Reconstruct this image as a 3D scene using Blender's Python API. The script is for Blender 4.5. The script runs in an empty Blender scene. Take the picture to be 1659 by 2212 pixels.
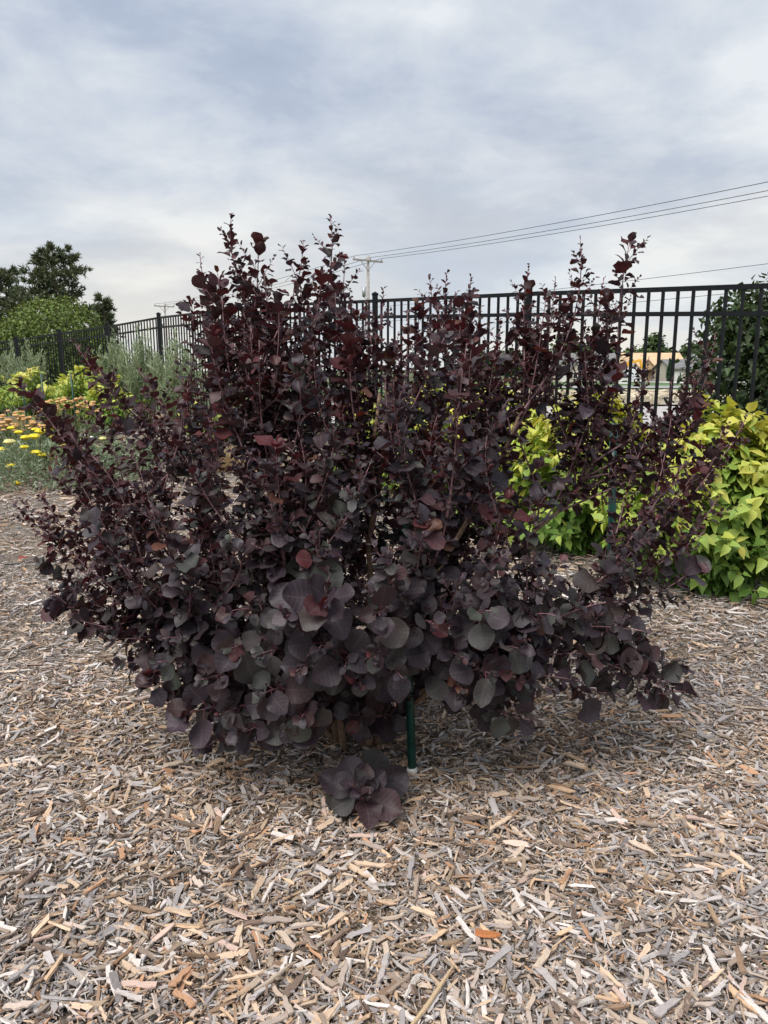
import bpy, math, random
import numpy as np
from mathutils import Vector, Matrix

R = math.radians
rng = np.random.default_rng(11)
random.seed(11)
scene = bpy.context.scene
COL = scene.collection

# ------------------------------------------------------------------ camera, sky, sun, exposure
CAM_H, FPX, CX, CY = 1.4, 1600.0, 829.5, 1106.0       # photo measured on a 1659 x 2212 grid
PITCH = math.atan(306 / FPX)
cam = bpy.data.cameras.new('camera'); camo = bpy.data.objects.new('camera', cam); COL.objects.link(camo)
camo.location = (0, 0, CAM_H); camo.rotation_euler = (math.pi / 2 - PITCH, 0, 0)
cam.sensor_fit = 'VERTICAL'; cam.sensor_height = 36.0; cam.lens = 36.0 * FPX / 2212
cam.clip_start = 0.05; cam.clip_end = 6000
scene.camera = camo

SUN_DIR = Vector((-0.32, -0.42, 0.85)).normalized()     # towards the sun
sun = bpy.data.lights.new('sun', 'SUN'); sun.energy = 2.7; sun.angle = R(40); sun.color = (1.0, 0.97, 0.93)
suno = bpy.data.objects.new('sun', sun); COL.objects.link(suno)
suno.rotation_euler = SUN_DIR.to_track_quat('Z', 'Y').to_euler()
suno.location = (0, 0, 20)

world = bpy.data.worlds.new('World'); scene.world = world; world.use_nodes = True
def build_world():
    nt = world.node_tree; nt.nodes.clear(); N = nt.nodes.new; L = nt.links.new
    out = N('ShaderNodeOutputWorld'); bg1 = N('ShaderNodeBackground'); bg2 = N('ShaderNodeBackground'); mix = N('ShaderNodeMixShader')
    sky = N('ShaderNodeTexSky'); sky.sky_type = 'NISHITA'; sky.sun_disc = False
    sky.sun_elevation = math.asin(SUN_DIR.z); sky.sun_rotation = math.atan2(SUN_DIR.x, SUN_DIR.y)
    L(sky.outputs[0], bg1.inputs[0]); bg1.inputs[1].default_value = 0.07
    tc = N('ShaderNodeTexCoord'); nrm = N('ShaderNodeVectorMath'); nrm.operation = 'NORMALIZE'
    L(tc.outputs['Generated'], nrm.inputs[0])
    sep = N('ShaderNodeSeparateXYZ'); L(nrm.outputs[0], sep.inputs[0])
    def math_(op, a, b=None, c=None, clamp=False):
        n = N('ShaderNodeMath'); n.operation = op; n.use_clamp = clamp
        for i, v in enumerate((a, b, c)):
            if v is None: continue
            if isinstance(v, (int, float)): n.inputs[i].default_value = v
            else: L(v, n.inputs[i])
        return n.outputs[0]
    h = math_('MAXIMUM', sep.outputs[2], 0.0)
    den = math_('ADD', h, 0.22)
    qx = math_('DIVIDE', sep.outputs[0], den); qy = math_('DIVIDE', sep.outputs[1], den)
    comb = N('ShaderNodeCombineXYZ'); L(qx, comb.inputs[0]); L(qy, comb.inputs[1]); comb.inputs[2].default_value = SKY_SEED
    def noise(scale, detail, rough, dist, off=0.0):
        m = N('ShaderNodeVectorMath'); m.operation = 'ADD'; L(comb.outputs[0], m.inputs[0]); m.inputs[1].default_value = (off, off * .7, off * 1.3)
        n = N('ShaderNodeTexNoise'); n.inputs['Scale'].default_value = scale; n.inputs['Detail'].default_value = detail
        n.inputs['Roughness'].default_value = rough; n.inputs['Distortion'].default_value = dist
        L(m.outputs[0], n.inputs['Vector']); return n.outputs[0]
    n1 = noise(0.95, 6, 0.50, 0.25); n2 = noise(2.3, 8, 0.60, 0.25, 3.1); n3 = noise(0.45, 2, 0.4, 0.0, 7.7)
    s = math_('ADD', math_('MULTIPLY', n1, 0.50), math_('ADD', math_('MULTIPLY', n2, 0.36), math_('MULTIPLY', n3, 0.17)))
    ramp = N('ShaderNodeValToRGB'); L(s, ramp.inputs[0]); e = ramp.color_ramp.elements
    e[0].position = 0.40; e[0].color = (0.335, 0.395, 0.51, 1)
    e[1].position = 0.60; e[1].color = (0.70, 0.73, 0.765, 1)
    x = e.new(0.465); x.color = (0.385, 0.445, 0.555, 1)
    x = e.new(0.515); x.color = (0.50, 0.55, 0.635, 1)
    x = e.new(0.56); x.color = (0.60, 0.64, 0.69, 1)
    # paler, slightly warm band low down, broken up by flat cloud
    hz = math_('POWER', math_('SUBTRACT', 1.0, math_('MULTIPLY', h, 2.1), clamp=True), 2.2)
    wn = noise(0.75, 5, 0.5, 0.3, 12.4)
    wr = N('ShaderNodeMapRange'); L(wn, wr.inputs[0]); wr.inputs[1].default_value = 0.42; wr.inputs[2].default_value = 0.62
    hcol = N('ShaderNodeMix'); hcol.data_type = 'RGBA'; L(wr.outputs[0], hcol.inputs['Factor'])
    hcol.inputs['A'].default_value = (0.66, 0.685, 0.695, 1); hcol.inputs['B'].default_value = (0.86, 0.80, 0.68, 1)
    cmix = N('ShaderNodeMix'); cmix.data_type = 'RGBA'; L(math_('MULTIPLY', hz, 0.85), cmix.inputs['Factor'])
    L(ramp.outputs[0], cmix.inputs['A']); L(hcol.outputs['Result'], cmix.inputs['B'])
    L(cmix.outputs['Result'], bg2.inputs[0]); bg2.inputs[1].default_value = 0.76
    mix.inputs[0].default_value = 0.93
    L(bg1.outputs[0], mix.inputs[1]); L(bg2.outputs[0], mix.inputs[2]); L(mix.outputs[0], out.inputs[0])
SKY_SEED = 7.9
build_world()
vs = scene.view_settings
vs.view_transform = 'Standard'; vs.look = 'None'; vs.gamma = 1.0; vs.exposure = 0.68; vs.use_curve_mapping = False
scene.cycles.use_denoising = True
scene.cycles.max_bounces = 6; scene.cycles.diffuse_bounces = 3; scene.cycles.glossy_bounces = 2; scene.cycles.transmission_bounces = 4

# ------------------------------------------------------------------ measuring and building helpers
def at(px, py, Y):
    """point at distance Y straight ahead that the photo shows at (px, py)"""
    u = (px - CX) / FPX; v = (CY - py) / FPX
    d = np.array([u, math.cos(PITCH) + v * math.sin(PITCH), -math.sin(PITCH) + v * math.cos(PITCH)])
    return np.array([0, 0, CAM_H]) + d * (Y / d[1])
def project(p):
    q = np.asarray(p) - np.array([0, 0, CAM_H])
    dz = q[..., 1] * math.cos(PITCH) - q[..., 2] * math.sin(PITCH)
    up = q[..., 1] * math.sin(PITCH) + q[..., 2] * math.cos(PITCH)
    return CX + FPX * q[..., 0] / dz, CY - FPX * up / dz, dz
def sstep(a, b, x):
    t = np.clip((np.asarray(x, float) - a) / (b - a), 0, 1); return t * t * (3 - 2 * t)
def unit(v):
    v = np.asarray(v, float); return v / np.maximum(np.linalg.norm(v, axis=-1, keepdims=True), 1e-9)

FENCE_N = np.array([0.8, 0.6])
def side(x, y): return FENCE_N[0] * (x - 1.39) + FENCE_N[1] * (y - 7.2)
def gh(x, y):
    x = np.asarray(x, float); y = np.asarray(y, float)
    inner = 0.54 * sstep(3.5, 14.5, y) * (1 - 0.65 * sstep(15, 26, y))
    inner = inner + (0.012 * np.sin(x * 2.1 + 1.0) * np.cos(y * 1.7) + 0.008 * np.sin(x * 4.3 + y * 3.1)) * (np.abs(x) < 30)
    outer = np.interp(y, [-400, 0, 30, 52, 54, 61, 76, 110, 165, 400, 3000], [-.3, -.3, -.6, -.65, -.65, -.35, -.4, -.6, -.9, -1.0, -1.0])
    k = sstep(0.4, 13, side(x, y))
    return inner * (1 - k) + outer * k

WORLD_LOC = {}
def empty(name, loc=(0, 0, 0), parent=None):
    o = bpy.data.objects.new(name, None); COL.objects.link(o); o.empty_display_size = 0.1
    o.location = loc; WORLD_LOC[o] = Vector(loc)
    if parent: link_parent(o, parent)
    return o
def link_parent(o, parent):
    o.parent = parent; o.matrix_parent_inverse = Matrix.Translation(-WORLD_LOC.get(parent, Vector()))
def tag(o, label=None, cat=None, group=None, kind=None):
    if label: o['label'] = label
    if cat: o['category'] = cat
    if group: o['group'] = group
    if kind: o['kind'] = kind
    return o
def link_mesh(name, me, parent=None):
    o = bpy.data.objects.new(name, me); COL.objects.link(o)
    WORLD_LOC[o] = Vector()
    if parent: link_parent(o, parent)
    return o
def mesh_np(name, V, F, mat, col=None, luv=None, smooth=True):
    """V (n,3), F (m,k) one polygon size"""
    me = bpy.data.meshes.new(name); V = np.ascontiguousarray(V, np.float32); F = np.ascontiguousarray(F, np.int32)
    k = F.shape[1]
    me.vertices.add(len(V)); me.vertices.foreach_set('co', V.ravel())
    me.loops.add(F.size); me.loops.foreach_set('vertex_index', F.ravel())
    me.polygons.add(len(F)); me.polygons.foreach_set('loop_start', np.arange(len(F), dtype=np.int32) * k)
    me.polygons.foreach_set('use_smooth', np.full(len(F), smooth))
    me.update(calc_edges=True)
    if col is not None:
        a = me.attributes.new('col', 'FLOAT_COLOR', 'POINT')
        c = np.ones((len(V), 4), np.float32); c[:, :3] = col; a.data.foreach_set('color', c.ravel())
    if luv is not None:
        a = me.attributes.new('luv', 'FLOAT_VECTOR', 'POINT'); a.data.foreach_set('vector', np.ascontiguousarray(luv, np.float32).ravel())
    if mat: me.materials.append(mat)
    return me
class MB:
    def __init__(s): s.v = []; s.f = []
    def add(s, v, f):
        b = len(s.v); s.v += [tuple(map(float, p)) for p in v]; s.f += [tuple(i + b for i in q) for q in f]; return s
    def box(s, lo, hi):
        x0, y0, z0 = lo; x1, y1, z1 = hi
        return s.add([(x0, y0, z0), (x1, y0, z0), (x1, y1, z0), (x0, y1, z0), (x0, y0, z1), (x1, y0, z1), (x1, y1, z1), (x0, y1, z1)],
                     [(0, 3, 2, 1), (4, 5, 6, 7), (0, 1, 5, 4), (1, 2, 6, 5), (2, 3, 7, 6), (3, 0, 4, 7)])
    def bar(s, a, b, w, h=None, up=(0, 0, 1)):
        """square bar between two points"""
        h = h or w; a = np.array(a, float); b = np.array(b, float); d = unit(b - a); r = np.cross(d, up)
        if np.linalg.norm(r) < 1e-4: r = np.cross(d, (1, 0, 0))
        r = unit(r); u = np.cross(r, d); v = []
        for p in (a, b):
            for sx, sz in ((-1, -1), (1, -1), (1, 1), (-1, 1)): v.append(p + r * sx * w / 2 + u * sz * h / 2)
        return s.add(v, [(0, 1, 2, 3), (7, 6, 5, 4), (0, 4, 5, 1), (1, 5, 6, 2), (2, 6, 7, 3), (3, 7, 4, 0)])
    def tube(s, pts, rad, n=5):
        pts = np.asarray(pts, float); m = len(pts); rad = np.broadcast_to(np.asarray(rad, float), (m,))
        t = unit(np.gradient(pts, axis=0)); ref = np.array([0.31, 0.17, 0.93]); v = []; f = []
        for i in range(m):
            r = np.cross(t[i], ref)
            if np.linalg.norm(r) < .05: r = np.cross(t[i], (1, 0, 0))
            r = unit(r); u = np.cross(t[i], r)
            for k in range(n):
                a = 2 * math.pi * k / n; v.append(pts[i] + rad[i] * (math.cos(a) * r + math.sin(a) * u))
        for i in range(m - 1):
            for k in range(n):
                a = i * n + k; b = i * n + (k + 1) % n; f.append((a, b, b + n, a + n))
        f.append(tuple(range(n))[::-1]); f.append(tuple(range((m - 1) * n, m * n)))
        return s.add(v, f)
    def build(s, name, mat, parent=None, smooth=False, bevel=0):
        me = bpy.data.meshes.new(name); me.from_pydata(s.v, [], s.f); me.update()
        me.materials.append(mat)
        if smooth: me.polygons.foreach_set('use_smooth', [True] * len(me.polygons))
        o = link_mesh(name, me, parent)
        if bevel:
            m = o.modifiers.new('edge', 'BEVEL'); m.width = bevel; m.segments = 2; m.limit_method = 'ANGLE'
        return o
def bez(a, b, c, d, n):
    t = np.linspace(0, 1, n)[:, None]
    return (1 - t) ** 3 * a + 3 * (1 - t) ** 2 * t * b + 3 * (1 - t) * t * t * c + t ** 3 * d

# ------------------------------------------------------------------ materials
def new_mat(name):
    m = bpy.data.materials.new(name); m.use_nodes = True; nt = m.node_tree
    return m, nt, nt.nodes['Principled BSDF'], nt.nodes['Material Output']
def nmath(nt, op, a, b=None, c=None, clamp=False):
    n = nt.nodes.new('ShaderNodeMath'); n.operation = op; n.use_clamp = clamp
    for i, v in enumerate((a, b, c)):
        if v is None: continue
        if isinstance(v, (int, float)): n.inputs[i].default_value = v
        else: nt.links.new(v, n.inputs[i])
    return n.outputs[0]
def nmix(nt, fac, a, b, mode='MIX'):
    n = nt.nodes.new('ShaderNodeMix'); n.data_type = 'RGBA'; n.blend_type = mode
    for k, v in (('Factor', fac), ('A', a), ('B', b)):
        if isinstance(v, (int, float)): n.inputs[k].default_value = v
        elif isinstance(v, tuple): n.inputs[k].default_value = (*v, 1) if len(v) == 3 else v
        else: nt.links.new(v, n.inputs[k])
    return n.outputs['Result']
def nnoise(nt, scale, detail=4, rough=.55, vec=None, stretch=None):
    n = nt.nodes.new('ShaderNodeTexNoise'); n.inputs['Scale'].default_value = scale; n.inputs['Detail'].default_value = detail; n.inputs['Roughness'].default_value = rough
    if vec is None:
        tc = nt.nodes.new('ShaderNodeTexCoord'); vec = tc.outputs['Object']
    if stretch:
        mp = nt.nodes.new('ShaderNodeMapping'); mp.inputs['Scale'].default_value = stretch; nt.links.new(vec, mp.inputs[0]); vec = mp.outputs[0]
    nt.links.new(vec, n.inputs['Vector']); return n.outputs[0]
def nrange(nt, v, a, b, c=0., d=1.):
    n = nt.nodes.new('ShaderNodeMapRange'); nt.links.new(v, n.inputs[0])
    for i, q in enumerate((a, b, c, d)): n.inputs[i + 1].default_value = q
    return n.outputs[0]
def nattr(nt, name):
    n = nt.nodes.new('ShaderNodeAttribute'); n.attribute_name = name; return n
def plain(name, colour, rough=.6, var=.25, scale=12, metal=0., bump=0., spec=.5):
    m, nt, p, out = new_mat(name)
    f = nnoise(nt, scale, 5, .6)
    f2 = nrange(nt, f, .3, .7)
    lo = tuple(c * (1 - var) for c in colour); hi = tuple(min(1, c * (1 + var)) for c in colour)
    nt.links.new(nmix(nt, f2, lo, hi), p.inputs['Base Color'])
    p.inputs['Roughness'].default_value = rough; p.inputs['Metallic'].default_value = metal; p.inputs['Specular IOR Level'].default_value = spec
    if bump:
        b = nt.nodes.new('ShaderNodeBump'); b.inputs['Strength'].default_value = bump; b.inputs['Distance'].default_value = .02
        nt.links.new(f, b.inputs['Height']); nt.links.new(b.outputs[0], p.inputs['Normal'])
    return m
def leaf_mat(name, vein, vein_amt, trans, rough, spec, petiole, sec=7.0, tint=(1.3, 1.0, .8)):
    m, nt, p, out = new_mat(name)
    col = nattr(nt, 'col').outputs['Color']; luv = nattr(nt, 'luv').outputs['Vector']
    sp = nt.nodes.new('ShaderNodeSeparateXYZ'); nt.links.new(luv, sp.inputs[0])
    au = nmath(nt, 'ABSOLUTE', sp.outputs[0])
    mid = nrange(nt, au, .03, .10, 1., 0.)
    ph = nmath(nt, 'FRACT', nmath(nt, 'SUBTRACT', nmath(nt, 'MULTIPLY', sp.outputs[1], sec), nmath(nt, 'MULTIPLY', au, 1.6)))
    lat = nrange(nt, nmath(nt, 'ABSOLUTE', nmath(nt, 'SUBTRACT', ph, .5)), .05, .22, .55, 0.)
    v = nmath(nt, 'MULTIPLY', nmath(nt, 'MAXIMUM', mid, lat), vein_amt, clamp=True)
    blot = nnoise(nt, 38, 4, .6)
    c1 = nmix(nt, nrange(nt, blot, .35, .7, 0, .35), col, (0.5, .45, .42), 'MULTIPLY')
    c2 = nmix(nt, v, c1, vein)
    c3 = nmix(nt, sp.outputs[2], c2, petiole)
    nt.links.new(c3, p.inputs['Base Color']); p.inputs['Roughness'].default_value = rough; p.inputs['Specular IOR Level'].default_value = spec
    b = nt.nodes.new('ShaderNodeBump'); b.inputs['Strength'].default_value = .35; b.inputs['Distance'].default_value = .004
    nt.links.new(nmath(nt, 'ADD', nmath(nt, 'MULTIPLY', v, -1.), nmath(nt, 'MULTIPLY', blot, .5)), b.inputs['Height']); nt.links.new(b.outputs[0], p.inputs['Normal'])
    t = nt.nodes.new('ShaderNodeBsdfTranslucent'); ms = nt.nodes.new('ShaderNodeMixShader'); ms.inputs[0].default_value = trans
    nt.links.new(nmix(nt, 1.0, c3, tint, 'MULTIPLY'), t.inputs[0])
    nt.links.new(p.outputs[0], ms.inputs[1]); nt.links.new(t.outputs[0], ms.inputs[2]); nt.links.new(ms.outputs[0], out.inputs[0])
    return m
M = {}
M['purple_leaf'] = leaf_mat('purple_leaf', (.12, .09, .095), .30, .15, .50, .36, (.17, .06, .075), tint=(2.2, .8, .85))
M['gold_leaf'] = leaf_mat('gold_leaf', (.16, .26, .03), .30, .30, .5, .35, (.35, .42, .1), 5.0, tint=(1.2, 1.15, .6))
M['green_leaf'] = leaf_mat('green_leaf', (.09, .16, .04), .25, .25, .45, .4, (.12, .1, .05), 6.0)
M['far_leaf'] = leaf_mat('far_leaf', (.09, .14, .04), .0, .2, .6, .25, (.1, .1, .05))
M['bush_stem'] = plain('bush_stem', (.20, .105, .115), .6, .35, 60)
M['bark'] = plain('bark', (.20, .13, .085), .85, .4, 40, bump=.6)
M['pine_bark'] = plain('pine_bark', (.10, .07, .05), .9, .4, 8, bump=.6)
M['green_stem'] = plain('green_stem', (.22, .26, .07), .6, .3, 40)
M['fence'] = plain('fence_metal', (.007, .008, .010), .5, .3, 30, spec=.22)
M['stake'] = plain('stake_green', (.004, .045, .034), .38, .35, 25, spec=.5)
M['white_paint'] = plain('white_paint', (.75, .74, .71), .5, .06, 4)
M['cable'] = plain('cable', (.05, .05, .055), .6, .1, 4)
M['old_wood'] = plain('old_wood', (.34, .31, .28), .85, .25, 3)
M['porcelain'] = plain('porcelain', (.32, .30, .28), .3, .1, 5)

def mat_mulch():
    m, nt, p, out = new_mat('mulch_soil')
    fine = nnoise(nt, 90, 6, .7); mid = nnoise(nt, 1.1, 4, .55)
    a = nmix(nt, nrange(nt, fine, .38, .64), (.04, .028, .021), (.40, .345, .29))
    b = nmix(nt, nrange(nt, fine, .38, .64), (.06, .04, .026), (.46, .33, .21))
    nt.links.new(nmix(nt, nrange(nt, mid, .45, .7), a, b), p.inputs['Base Color']); p.inputs['Roughness'].default_value = .95; p.inputs['Specular IOR Level'].default_value = .1
    bp = nt.nodes.new('ShaderNodeBump'); bp.inputs['Strength'].default_value = .8; bp.inputs['Distance'].default_value = .02
    nt.links.new(fine, bp.inputs['Height']); nt.links.new(bp.outputs[0], p.inputs['Normal'])
    return m
def mat_chip():
    m, nt, p, out = new_mat('wood_chip')
    col = nattr(nt, 'col').outputs['Color']; luv = nattr(nt, 'luv').outputs['Vector']
    g = nnoise(nt, 1.0, 5, .65, luv, (4, 60, 13))
    c = nmix(nt, nrange(nt, g, .28, .72), nmix(nt, 1., col, (.42, .37, .34), 'MULTIPLY'), nmix(nt, 1., col, (1.28, 1.26, 1.24), 'MULTIPLY'))
    st = nnoise(nt, 1.0, 3, .5, luv, (2.5, 3, 13))
    c = nmix(nt, nrange(nt, st, .6, .72, 0, .5), c, nmix(nt, 1., col, (.5, .46, .45), 'MULTIPLY'))
    nt.links.new(c, p.inputs['Base Color']); p.inputs['Roughness'].default_value = .85; p.inputs['Specular IOR Level'].default_value = .2
    bp = nt.nodes.new('ShaderNodeBump'); bp.inputs['Strength'].default_value = .5; bp.inputs['Distance'].default_value = .003
    nt.links.new(g, bp.inputs['Height']); nt.links.new(bp.outputs[0], p.inputs['Normal'])
    return m
def mat_terrain():
    m, nt, p, out = new_mat('rough_grass')
    a = nnoise(nt, .09, 5, .6); b = nnoise(nt, 3.5, 6, .7)
    c = nmix(nt, nrange(nt, a, .4, .65), (.07, .11, .035), (.16, .16, .07))
    c = nmix(nt, nrange(nt, b, .35, .65), nmix(nt, 1., c, (.6, .62, .55), 'MULTIPLY'), c)
    nt.links.new(c, p.inputs['Base Color']); p.inputs['Roughness'].default_value = .95
    return m
M['mulch'] = mat_mulch(); M['chip'] = mat_chip(); M['terrain'] = mat_terrain()
M['gravel'] = plain('gravel_grey', (.40, .38, .36), .95, .3, 6, bump=.5)
M['lawn'] = plain('lawn', (.085, .15, .04), .95, .3, .8)
M['concrete'] = plain('concrete', (.50, .48, .45), .9, .1, 1.5)
M['asphalt'] = plain('asphalt', (.28, .275, .27), .9, .12, 1.2)
M['rock'] = plain('riprap', (.60, .51, .38), .9, .35, .8, bump=.4)
def mat_water():
    m, nt, p, out = new_mat('pond_water'); p.inputs['Base Color'].default_value = (.10, .10, .06, 1); p.inputs['Roughness'].default_value = .08
    n = nnoise(nt, 3, 3, .5); b = nt.nodes.new('ShaderNodeBump'); b.inputs['Strength'].default_value = .15; b.inputs['Distance'].default_value = .03
    nt.links.new(n, b.inputs['Height']); nt.links.new(b.outputs[0], p.inputs['Normal']); return m
M['water'] = mat_water()

# ------------------------------------------------------------------ ground, mulch bed, far strips
def sheet(name, xs, ys, zoff, mat, keep=None, parent=None):
    X, Y = np.meshgrid(xs, ys); Z = gh(X, Y) + zoff
    V = np.stack([X, Y, Z], -1).reshape(-1, 3); nx, ny = len(xs), len(ys)
    i = np.arange(nx - 1)[None, :] + (np.arange(ny - 1) * nx)[:, None]
    F = np.stack([i, i + 1, i + 1 + nx, i + nx], -1).reshape(-1, 4)
    if keep is not None:
        c = V[F].mean(1); F = F[keep(c[:, 0], c[:, 1])]
    return link_mesh(name, mesh_np(name, V, F, mat), parent)
def far_axis(lim, fine, n, step):
    a = np.arange(0, fine + step, step); b = fine * (lim / fine) ** np.linspace(0, 1, n)[1:]
    return np.concatenate([-b[::-1], -a[::-1][:-1], a, b])
tag(sheet('ground', far_axis(3000, 80, 16, 2.0), np.concatenate([-3000 * (10 / 3000) ** np.linspace(0, 1, 10), np.arange(-8, 200, 2.0), 200 * 15 ** np.linspace(0, 1, 14)[1:]]), -.10, M['terrain']), kind='structure')
mulch = tag(sheet('mulch_bed', np.arange(-24, 9.01, .25), np.arange(-6, 27.01, .25), -.004, M['mulch'], lambda x, y: side(x, y) < .55), kind='structure')
def strip(name, x0, x1, y0, y1, zoff, mat, dy=1.5, dx=3.0):
    return tag(sheet(name, np.linspace(x0, x1, max(2, int((x1 - x0) / dx))), np.linspace(y0, y1, max(3, int((y1 - y0) / dy))), zoff, mat), kind='structure')
strip('gravel_lot', -4, 95, 22, 43.5, -.02, M['gravel'])
w = MB().add([(-4, 44.5, -.60), (95, 44.5, -.60), (95, 55.2, -.60), (-4, 55.2, -.60)], [(0, 1, 2, 3)]).build('pond_water', M['water']); tag(w, kind='structure')
strip('bank_lawn', -40, 120, 61.5, 76, -.03, M['lawn'])
strip('sidewalk', -60, 140, 76.2, 78.4, .06, M['concrete'], 1.0)
strip('street', -80, 180, 80.5, 96, .0, M['asphalt'])
strip('front_lawn', -80, 180, 97, 132, -.02, M['lawn'])
strip('driveway', 47, 57, 96.5, 146, .05, M['concrete'])
strip('driveway', 63, 70, 96.5, 144, .05, M['concrete'])

def rocks():
    n = 1700; x = rng.uniform(2, 70, n); y = rng.uniform(54.0, 61.6, n); s = rng.uniform(.18, .48, n)
    base = unit(np.array([[a, b, c] for a in (-1, 1) for b in (-1, 1) for c in (-1, 1)], float)); F0 = np.array([(0, 1, 3, 2), (4, 6, 7, 5), (0, 4, 5, 1), (2, 3, 7, 6), (0, 2, 6, 4), (1, 5, 7, 3)])
    V = base[None] * (s[:, None, None] * rng.uniform(.7, 1.2, (n, 8, 3)) * np.array([1.1, .9, .7]))
    a = rng.uniform(0, 6.28, n); c, sn = np.cos(a)[:, None], np.sin(a)[:, None]
    V[..., 0], V[..., 1] = V[..., 0] * c - V[..., 1] * sn, V[..., 0] * sn + V[..., 1] * c
    V += np.stack([x, y, gh(x, y) + s * .15], -1)[:, None]
    F = F0[None] + (np.arange(n) * 8)[:, None, None]
    tag(link_mesh('riprap_stones', mesh_np('riprap_stones', V.reshape(-1, 3), F.reshape(-1, 4), M['rock'], smooth=False)), 'tan broken stones covering the far bank of the pond', 'stones', kind='stuff')
rocks()

# ------------------------------------------------------------------ wood chips
CHIP_COL = np.array([(.43, .415, .41), (.35, .345, .35), (.56, .54, .52), (.64, .615, .585), (.50, .425, .345), (.57, .455, .34), (.54, .40, .27),
                     (.47, .29, .18), (.26, .185, .13), (.17, .13, .105), (.25, .24, .24), (.55, .43, .37), (.46, .40, .35), (.33, .27, .22)]) * np.array([1.31, 1.27, 1.25])
CHIP_P = np.array([.17, .10, .15, .07, .12, .08, .04, .015, .045, .05, .07, .06, .13, .05]); CHIP_P = CHIP_P / CHIP_P.sum()
def chip_shapes(n, r, sec=2):
    """splinters along x, unit length, cut into sec cross-sections of four corners each"""
    V = np.zeros((n, sec * 4, 3)); wid = r.uniform(.62, 1.1, (n, sec)); bend = r.normal(0, .10, (n, sec)); bend[:, 0] = 0
    thin = r.random(n) < .25; wid[:, 0] = np.where(thin, r.uniform(.12, .5, n), wid[:, 0]); xs = np.linspace(-.5, .5, sec)[None] + (r.uniform(-.1, .1, (n, sec)) if sec > 2 else 0); skew = r.normal(0, .11, (n, sec))
    for k in range(sec):
        for c, (sy, sz) in enumerate(((-1, -1), (1, -1), (1, 1), (-1, 1))):
            V[:, k * 4 + c, 0] = xs[:, k] + sy * skew[:, k] * (1 if k in (0, sec - 1) else .3) + r.normal(0, .02, n); V[:, k * 4 + c, 1] = sy * .5 * wid[:, k] + bend[:, k] + r.normal(0, .05, n); V[:, k * 4 + c, 2] = sz * .5 * r.uniform(.5, 1., n)
    return V
def chip_faces(sec, bottom=False):
    f = []
    for k in range(sec - 1):
        a = k * 4
        for c in ((0, 1, 2, 3) if bottom else (1, 2, 3)): f.append((a + c, a + 4 + c, a + 4 + (c + 1) % 4, a + (c + 1) % 4))
    return np.array(f + [(3, 2, 1, 0)[::-1], tuple(range(sec * 4 - 1, sec * 4 - 5, -1))])
def freshness(x, y):
    """patches where the mulch is newer and browner"""
    f = np.sin(x * 1.7 + 2.0) * np.cos(y * 1.3 - .6) + .6 * np.sin(x * 3.9 - y * 2.3) + .4 * np.sin(y * 5.1 + x * 1.1)
    return sstep(.3, 1.3, f) + .9 * sstep(1.25, .45, np.hypot((x + .0) / 1.25, y - 2.55)) 
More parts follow.
